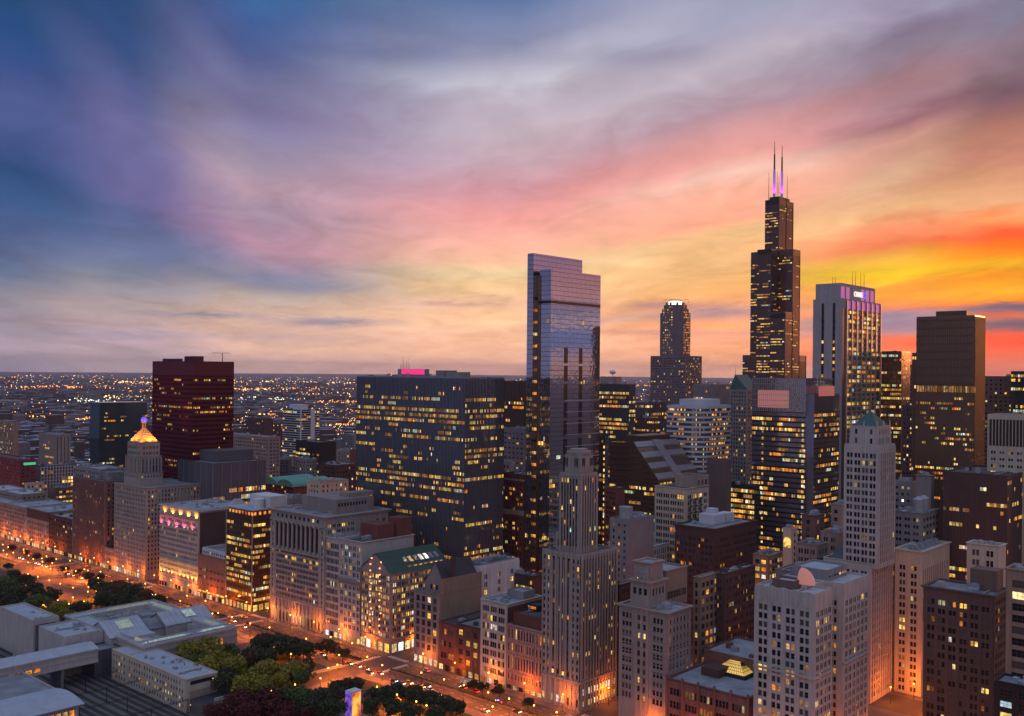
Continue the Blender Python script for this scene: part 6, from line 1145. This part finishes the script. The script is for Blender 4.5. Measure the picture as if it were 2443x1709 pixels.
TREES = [  # u, v (crown centre), radius px, colour, label, group
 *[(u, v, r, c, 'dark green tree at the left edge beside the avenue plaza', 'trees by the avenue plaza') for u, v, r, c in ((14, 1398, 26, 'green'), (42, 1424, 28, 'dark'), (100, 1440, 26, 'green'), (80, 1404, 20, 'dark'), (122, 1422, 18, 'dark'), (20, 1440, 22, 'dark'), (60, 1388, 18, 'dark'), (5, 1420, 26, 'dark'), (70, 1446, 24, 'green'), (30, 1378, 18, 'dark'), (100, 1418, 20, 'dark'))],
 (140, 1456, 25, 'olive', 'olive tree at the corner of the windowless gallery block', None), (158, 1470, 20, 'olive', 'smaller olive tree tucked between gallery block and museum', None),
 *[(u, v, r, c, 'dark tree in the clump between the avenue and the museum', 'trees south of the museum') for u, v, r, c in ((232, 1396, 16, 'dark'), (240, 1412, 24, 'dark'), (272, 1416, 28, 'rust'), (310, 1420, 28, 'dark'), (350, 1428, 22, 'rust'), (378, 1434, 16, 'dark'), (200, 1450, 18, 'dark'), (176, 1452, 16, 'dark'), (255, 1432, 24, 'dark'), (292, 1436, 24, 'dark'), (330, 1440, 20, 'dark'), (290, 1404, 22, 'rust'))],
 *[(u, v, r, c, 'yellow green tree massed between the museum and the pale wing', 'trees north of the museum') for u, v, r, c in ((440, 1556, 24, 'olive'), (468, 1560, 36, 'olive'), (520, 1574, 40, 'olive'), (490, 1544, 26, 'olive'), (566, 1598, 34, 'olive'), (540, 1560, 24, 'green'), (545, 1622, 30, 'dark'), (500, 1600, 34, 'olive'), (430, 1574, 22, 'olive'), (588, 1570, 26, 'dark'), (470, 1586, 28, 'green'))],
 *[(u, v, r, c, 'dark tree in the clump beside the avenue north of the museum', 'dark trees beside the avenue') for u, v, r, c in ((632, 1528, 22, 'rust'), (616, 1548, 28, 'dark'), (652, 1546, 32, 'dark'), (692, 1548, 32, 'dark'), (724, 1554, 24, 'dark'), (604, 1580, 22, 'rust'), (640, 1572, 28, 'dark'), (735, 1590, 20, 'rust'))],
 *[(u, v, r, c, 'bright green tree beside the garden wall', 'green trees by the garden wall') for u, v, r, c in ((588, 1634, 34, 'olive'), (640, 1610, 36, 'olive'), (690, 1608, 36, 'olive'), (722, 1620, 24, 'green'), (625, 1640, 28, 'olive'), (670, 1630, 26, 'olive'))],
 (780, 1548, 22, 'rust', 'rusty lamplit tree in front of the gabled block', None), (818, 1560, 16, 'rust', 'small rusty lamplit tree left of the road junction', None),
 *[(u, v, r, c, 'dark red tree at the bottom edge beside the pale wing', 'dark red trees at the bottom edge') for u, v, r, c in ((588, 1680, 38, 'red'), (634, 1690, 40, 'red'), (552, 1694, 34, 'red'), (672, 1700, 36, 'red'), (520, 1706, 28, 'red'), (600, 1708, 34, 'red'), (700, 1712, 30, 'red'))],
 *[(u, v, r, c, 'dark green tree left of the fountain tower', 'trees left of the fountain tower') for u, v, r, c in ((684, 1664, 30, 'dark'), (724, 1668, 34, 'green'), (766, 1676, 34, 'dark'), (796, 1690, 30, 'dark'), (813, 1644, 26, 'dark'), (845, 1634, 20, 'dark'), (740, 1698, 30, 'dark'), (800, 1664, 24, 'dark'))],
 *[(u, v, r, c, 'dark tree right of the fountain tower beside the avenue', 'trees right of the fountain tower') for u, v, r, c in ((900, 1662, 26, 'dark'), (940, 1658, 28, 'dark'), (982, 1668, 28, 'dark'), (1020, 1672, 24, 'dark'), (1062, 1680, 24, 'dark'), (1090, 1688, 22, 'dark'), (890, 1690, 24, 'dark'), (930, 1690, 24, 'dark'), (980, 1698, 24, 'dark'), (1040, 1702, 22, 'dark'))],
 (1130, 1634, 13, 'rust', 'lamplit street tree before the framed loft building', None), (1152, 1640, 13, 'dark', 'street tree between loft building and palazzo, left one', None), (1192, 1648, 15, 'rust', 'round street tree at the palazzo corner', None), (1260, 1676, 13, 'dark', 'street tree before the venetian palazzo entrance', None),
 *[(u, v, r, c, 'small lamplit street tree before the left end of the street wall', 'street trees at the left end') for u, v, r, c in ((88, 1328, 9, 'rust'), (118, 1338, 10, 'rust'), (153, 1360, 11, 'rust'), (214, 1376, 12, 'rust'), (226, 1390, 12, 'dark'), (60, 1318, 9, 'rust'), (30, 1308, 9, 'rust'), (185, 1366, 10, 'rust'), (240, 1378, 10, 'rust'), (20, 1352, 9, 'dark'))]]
for i, (u, v, r, c, lb, gp) in enumerate(TREES):
    R_ = r*640/2340.; x, y, z = onZ(u, v, 6.5); d = depth(x, y); R_ = min(11, max(2., r*d/2340*1.22)); hz_ = min(6.8, 1.1*R_+1.2); x, y, z = onZ(u, v, hz_)
    zb = -7 if (PX0 < x < PX1 and PY0 < y < PY1) else 0
    t = thing('tree', lb, 'tree', (x, y, zb), RNG.uniform(0, 6.28), gp); k = put('trunk', TR[i % 2], t); k.scale = (hz_*1., hz_*1., (hz_-zb)*.92)
    k = put('crown', CR[(i % 4, c)], t, (0, 0, hz_-zb), RNG.uniform(0, 6.28)); k.scale = (R_*1.05, R_*1.05, R_*.85)
# ------------------------------------------------------------------ street lamps
LAMPM = glow('lamp_globe', (1, .42, .05), 9.); LAMPM.cycles.emission_sampling = 'NONE'
mb = MB(); mb.cyl(0, 0, 0, .8, .28, .2, 8); mb.cyl(0, 0, .8, 8.6, .12, .08, 6); POLE = mb.mesh('pole', [DKM]); mb = MB(); mb.sphere((0, 0, 0), .42, 8); GLOBE = mb.mesh('globe', [LAMPM]); mb = MB(); mb.cyl(0, 0, 0, .25, .2, .3, 8); COLL = mb.mesh('collar', [DKM])
lamps = []
def G_(l): return [(x/3.65, 1100+y/3.65) for x, y in l]
def M_(l, ox): return [(ox+x/3.703, 1330+y/3.703) for x, y in l]
PL = G_([(30, 780), (25, 730), (60, 815), (115, 800), (205, 775), (250, 825), (245, 885), (290, 855), (365, 850), (370, 880), (405, 830), (455, 890), (440, 940), (490, 855), (575, 935), (610, 870), (660, 960), (735, 945), (765, 955), (875, 965), (855, 1020), (855, 1065), (770, 1100), (835, 1110), (245, 985), (330, 1010), (430, 1040), (525, 1070), (635, 1105), (765, 1140), (975, 1050), (1110, 1030), (1265, 1070), (1095, 1085), (1355, 1165), (1455, 1190), (1570, 1220), (1630, 1175), (1790, 1220), (1850, 1330), (1900, 1325), (2020, 1360), (2065, 1520), (2220, 1570), (635, 1190), (600, 1245), (505, 1215), (375, 1230), (730, 1225)])
PL += M_([(900, 620), (1225, 720), (1090, 855), (1250, 915), (1395, 770), (1515, 865), (1500, 950), (1420, 980), (1350, 1070), (1125, 1125), (915, 1175), (1320, 1190), (1850, 1145), (1763, 880), (1440, 705), (1630, 760), (935, 795)], 400)
PL += M_([(590, 1080), (765, 1130), (980, 1195), (1165, 1250), (1385, 1310), (1020, 1320), (1585, 1370), (390, 1020), (345, 1275), (435, 1310), (175, 1215), (550, 1345)], 900)
for u, v in PL: lamps.append(onZ(u, v, 8.9)[:2])
for y in range(-1150, 300, 27):
    for x in (275.5, 307.6):
        if all((x-a)**2+(y-b)**2 > 170 for a, b in lamps) and not any(a < y < b for a, b in YS): lamps.append((x, y))
for a, b in YS:
    for x in (250, 215, 180, 160, 120, 80): lamps.append((x, a+2 if x % 20 else b-2))
for y in range(-380, 260, 45): lamps.append((156, y))
lamps += [(143, 133), (147, 152), (136, 165), (158, 141), (128, 140)]
lamps = [(x, y) for x, y in lamps if not (MX0-5 < x < MX1+3 and MY0-3 < y < MY1+3)]
lamps = [(x, y) for x, y in lamps if not (x < 273.4 and not any(a-2.6 < y < b+2.6 for a, b in YS) and x > 157)]
for x, y in lamps:
    t = thing('street_lamp', 'glowing orange globe lamp on a dark post along the avenue', 'street lamp', (x, y, 0), 0, 'street lamps along the avenue and its side streets'); put('pole', POLE, t); put('collar', COLL, t, (0, 0, 8.4)); put('globe', GLOBE, t, (0, 0, 9.))
    l = bpy.data.lights.new('lamp_light', 'SPOT' if x > 283 else 'POINT'); l.energy = 19000 if x > 283 else 8800 if x > 270 else 9000; l.color = (1, .18, .008); l.shadow_soft_size = .42
    if x > 283: l.spot_size = math.radians(160); l.spot_blend = .35
    o = bpy.data.objects.new('lamp_light', l); COL.objects.link(o); o.parent = t; o.location = (0, 0, 7.4)
# ------------------------------------------------------------------ vehicles
HEADL = pmat('headlight', (.8, .8, .8), .3, emit=(1, .85, .55), es=18., var=0, sample=True); HEADL.cycles.emission_sampling = 'NONE'; TAILL = pmat('tail_light', (.3, .02, .02), .3, emit=(1, .03, .02), es=14., var=0, sample=True); TAILL.cycles.emission_sampling = 'NONE'
RUB = pmat('tyre_rubber', (.015, .015, .016), .9, var=0); CGL = pmat('car_glass', (.02, .022, .025), .08, 0, var=0)
def carmesh(L=4.6, W=1.85, suv=False):
    body = MB(); hh = .95 if not suv else 1.1; n = 8
    pr = [(-L/2, .45), (-L/2+.1, .28), (L/2-.15, .28), (L/2, .5), (L/2-.05, hh*.78), (L/2-1.1, hh), (-L/2+.35, hh+.02), (-L/2+.02, hh*.85)]
    i = len(body.v); body.v += [(-W/2, y, z) for y, z in pr]+[(W/2, y, z) for y, z in pr]; k = len(pr); body.f += [tuple(range(i, i+k)), tuple(range(i+2*k-1, i+k-1, -1))]+[(i+j, i+k+j, i+k+(j+1) % k, i+(j+1) % k) for j in range(k)]; body.m += [0]*(k+2)
    top = 1.45 if not suv else 1.78; cab = MB(); y0, y1 = (-L/2+.6, L/2-1.15) if not suv else (-L/2+.25, L/2-1.1)
    cab.prism([(-W/2+.06, y0), (W/2-.06, y0), (W/2-.06, y1), (-W/2+.06, y1)], hh, top-.06, p1=[(-W/2+.25, y0+(.5 if not suv else .2)), (W/2-.25, y0+(.5 if not suv else .2)), (W/2-.25, y1-.8), (-W/2+.25, y1-.8)])
    rf = MB(); rf.box(-W/2+.22, W/2-.22, y0+(.48 if not suv else .18), y1-.76, top-.06, top)
    return body, cab, rf
def wheelm(): mb = MB(); n = 10; mb.v = [(sx*.11, .32*math.cos(6.2832*k/n), .32*math.sin(6.2832*k/n)) for sx in (-1, 1) for k in range(n)]; mb.f = [tuple(range(n-1, -1, -1)), tuple(range(n, 2*n))]+[(k, (k+1) % n, n+(k+1) % n, n+k) for k in range(n)]; mb.m = [0]*(n+2); return mb.mesh('wheel', [RUB])
WHL = wheelm(); lm = MB(); lm.box(-.2, .2, -.06, .06, -.11, .11); HL = lm.mesh('headlight', [HEADL]); TL = lm.mesh('tail_light', [TAILL])
PAINTS = {'white': (.7, .7, .7), 'silver': (.4, .41, .42), 'black': (.02, .02, .022), 'red': (.35, .02, .02), 'grey': (.14, .145, .15), 'blue': (.03, .06, .2), 'yellow': (.6, .38, .03), 'tan': (.3, .24, .16)}
CB = {}
for sv in (False, True):
    for k_, c_ in PAINTS.items():
        bo, ca, rf = carmesh(4.6 if not sv else 4.9, 1.85 if not sv else 1.98, sv); pm = pmat('paint_'+k_, c_, .3, .2, var=0, spec=.6); CB[(sv, k_)] = (bo.mesh('body', [pm]), ca.mesh('cabin_glass', [CGL]), rf.mesh('roof_panel', [pm]))
def car(x, y, south, col, suv, label, group=None):
    t = thing('car', label, 'car', (x, y, 0.006), math.pi if south else 0, group); a, c, r = CB[(suv, col)]; L = 2.3 if not suv else 2.45
    put('body', a, t); put('cabin_glass', c, t); put('roof_panel', r, t)
    for sx in (-.84, .84):
        for sy in (-1.4, 1.42): put('wheel', WHL, t, (sx, sy, .32))
    for sx in (-.65, .65): put('headlight', HL, t, (sx, L+.0, .66)); put('tail_light', TL, t, (sx, -L+.0, .8))
    return t
LM = [(-560, 'the small dark red brick building'), (-480, 'the ribbed brown tower'), (-395, 'the stepped pyramid tower'), (-330, 'the floodlit block'), (-270, 'the glass office block'), (-190, 'the colonnaded block'), (-125, 'the gabled block'), (-80, 'the club house'), (-40, 'the loft building'), (20, 'the venetian palazzo'), (60, 'the deco tower'), (120, 'the loggia tower'), (900, 'the terracotta block')]
def near(y): return next(n for a, n in LM if y < a)
cars = [(x, y) for x, y, _ in [onZ(u, v, .8) for u, v in M_([(1600, 935), (1690, 955), (1745, 980), (1800, 1012), (1890, 1016), (570, 560), (690, 606), (560, 590)], 400)+M_([(150, 1085), (230, 1105), (300, 1098), (350, 1120), (310, 1135), (390, 1140), (450, 1170), (420, 1135), (500, 1180), (640, 1240), (545, 1205), (870, 1380), (1235, 1355)], 900)+G_([(150, 855), (85, 850), (120, 910), (150, 920), (180, 932), (212, 942), (320, 995), (360, 1012), (400, 1028), (470, 1052), (560, 1085), (600, 1098), (690, 1118), (720, 1130), (580, 1028), (480, 965), (180, 845)])]]
q = random.Random(3); used = {}; lanes = [278.0, 281.6, 285.2, 288.6, 293.4, 297, 300.6, 304]
for _ in range(26): cars.append((q.choice(lanes), q.uniform(-800, 60)))
placed = []; names = list(PAINTS)
for x, y in cars:
    x = min(lanes, key=lambda l: abs(l-x))
    if any(abs(x-a) < 2 and abs(y-b_) < 6.5 for a, b_ in placed) or (abs(y+52) < 12 and x < 282): continue
    placed.append((x, y)); south = x < 291; sv = q.random() < .4; nm = near(y); col = q.choice(names)
    for col in q.sample(names, len(names)):
        for sv in (sv, not sv):
            lb = f"{col} {'suv' if sv else 'saloon car'} {'showing tail lights' if south else 'with headlights on'} in front of {nm}"
            if lb not in used: break
        if lb not in used: break
    used[lb] = 1; car(x, y, south, col, sv, lb, 'cars on the avenue')
cp = onZ(900+1030/3.703, 1330+1285/3.703, .8); t = car(289.4, cp[1], True, 'white', False, 'police car with flashing blue roof lights on the avenue', 'cars on the avenue'); mb = MB(); mb.box(-.6, .6, -.25, .2, 1.46, 1.64); put('light_bar', mb.mesh('light_bar', [glow('police_blue', (.1, .15, 1), 8.)]), t)
# articulated bus
a0 = onZ(900+560/3.703, 1330+1150/3.703, 3.)[1]; t = thing('articulated_bus', 'long white articulated bus pulled in before the small brick buildings', 'bus', (278.6, -52, .006), math.pi); BW = pmat('bus_white', (.55, .56, .58), .4, var=.1)
for y0, y1, nm in ((-9.2, -.9, 'rear_section'), (.9, 9.2, 'front_section')):
    mb = MB(); mb.box(-1.28, 1.28, y0, y1, .35, 3.05); mb.box(-1.05, 1.05, y0+.3, y1-.3, 3.05, 3.2); p_ = put(nm, mb.mesh(nm, [BW]), t); mb = MB()
    for sx in (-1.29, 1.29): mb.box(sx-.02, sx+.02, y0+.5, y1-.4, 1.4, 2.5)
    put('window_strip', mb.mesh('window_strip', [L2]), p_); mb = MB(); mb.box(-.6, .6, y0+2, y1-2, 3.2, 3.5); put('roof_unit', mb.mesh('roof_unit', [STEEL]), p_)
mb = MB(); mb.box(-1.2, 1.2, -.9, .9, .5, 2.95); put('bellows', mb.mesh('bellows', [RUB]), t)
for y in (-7, 2.6, 7.4):
    for sx in (-1.2, 1.2): w = put('wheel', WHL, t, (sx, y, .5)); w.scale = (1.6, 1.5, 1.5)
for sx in (-.9, .9): put('headlight', HL, t, (sx, 9.22, .8)); put('tail_light', TL, t, (sx, -9.22, 1.1))
# ------------------------------------------------------------------ the far city
q = random.Random(21); mb = MB(); ML = MB(); FARW = [pmat('far_brick', (.07, .05, .05), .9, var=.3, vscale=.01), pmat('far_grey', (.14, .14, .16), .9, var=.3, vscale=.01), pmat('far_roof', (.25, .27, .33), .9, var=.3, vscale=.02)]  # far roofs lifted to blue grey, haze put into the colour
n = 0
while n < 9000:
    d = 1350*math.exp(q.random()*2.5); s_ = q.uniform(-.56, .56)*d; x = CX+d*FW[0]+s_*RT[0]; y = CY+d*FW[1]+s_*RT[1]
    if x > -700 and y > -640 and d < 1900: continue
    if d < 2000 and x > 250: continue
    n += 1; k = 1+d/4500; w, l = q.uniform(9, 30)*k, q.uniform(9, 26)*k; h = q.choice((5, 6, 8, 8, 10, 13, 18))*(q.uniform(1, 2.4) if q.random() < .15 else 1); x = round(x/32)*32+q.uniform(-5, 5); mb.box(x, x+w, y, y+l, 0, h, q.choice((0, 0, 1)), 2)
put('far_city_blocks', mb.mesh('far_city_blocks', FARW), None, label='dense low roofs of the far city spreading to the horizon', category='city', kind='stuff')
FL = [glow('far_lamp_orange', (1, .32, .03), 3.6), glow('far_lamp_yellow', (1, .62, .18), 3.4), glow('far_lamp_white', (.85, 1., .75), 3.)]
for m in FL: m.cycles.emission_sampling = 'NONE'
def lt(x, y, z, r, m):
    i = len(ML.v); ML.v += [(x, y, z+r), (x+r, y, z), (x, y+r, z), (x-r, y, z), (x, y-r, z), (x, y, z-r)]
    for a, b_ in ((1, 2), (2, 3), (3, 4), (4, 1)): ML.f += [(i, i+a, i+b_), (i+5, i+b_, i+a)]; ML.m += [m, m]
n = 0; hot = [(q.uniform(-.5, .5), 1400*math.exp(q.random()*2.4), q.uniform(.02, .09), q.choice((0, 0, 0, 0, 1, 1, 2))) for _ in range(110)]
for s0, d0, w0, m0 in hot:
    for _ in range(q.randint(14, 50)):
        d = d0*(1+q.gauss(0, .03)); s_ = (s0+q.gauss(0, w0*.5))*d; x, y = CX+d*FW[0]+s_*RT[0], CY+d*FW[1]+s_*RT[1]
        if d > 1250 and (y < -640 or x < -760): lt(x, y, q.uniform(8, 14), max(.8, d*.0005*q.uniform(.6, 1.5)), m0)
while n < 3600:
    d = 1300*math.exp(q.random()**1.1*2.95); s_ = q.uniform(-.56, .56)*d; x = CX+d*FW[0]+s_*RT[0]; y = CY+d*FW[1]+s_*RT[1]
    if (x > -720 and y > -640): continue
    n += 1
    if q.random() < .9:
        if q.random() < .5: x = round(x/220)*220+q.uniform(-7, 7)
        else: y = round(y/220)*220+q.uniform(-7, 7)
    lt(x, y, q.uniform(8, 12), max(.55, d*.00036*q.uniform(.5, 1.5)), q.choice((0, 0, 0, 0, 1, 1, 2)))
for u0, v0, u1, v1, k in ((540, 982, 870, 1004, 120), (0, 992, 260, 1000, 60), (400, 1010, 870, 1040, 40), (740, 1030, 870, 1026, 70), (770, 1012, 860, 1014, 60), (560, 930, 870, 948, 60), (140, 995, 220, 998, 40)):
    for i in range(k): f = q.random(); x, y, z = onZ(u0+(u1-u0)*f, v0+(v1-v0)*f+q.gauss(0, 1.6), 9); lt(x, y, 9, depth(x, y)*.0005*q.uniform(.5, 1.4), q.choice((0, 0, 1)))
put('far_city_lights', ML.mesh('far_city_lights', FL), None, label='countless orange and white lights scattered over the far city', category='city lights', kind='stuff')
for o in COL.objects:
    if o.parent is None and o.get('category') and not o.get('kind'): o['kind'] = 'thing'
# ------------------------------------------------------------------ the evening air
mb = MB(); mb.box(-BIG*1.02, BIG*1.02, -BIG*1.02, BIG*1.02, -9, 640)
hz = put('haze', mb.mesh('haze', []), None, label='evening haze lying over the whole city', category='haze', kind='stuff')
m = bpy.data.materials.new('evening_air'); m.use_nodes = True; nt = m.node_tree; nt.nodes.clear(); pv = N(nt, 'ShaderNodeVolumePrincipled'); pv.inputs['Color'].default_value = (.86, .86, 1., 1); pv.inputs['Density'].default_value = 2.2e-5; pv.inputs['Anisotropy'].default_value = .35
om = N(nt, 'ShaderNodeOutputMaterial'); nt.links.new(pv.outputs[0], om.inputs['Volume']); hz.data.materials.append(m); m.cycles.homogeneous_volume = True
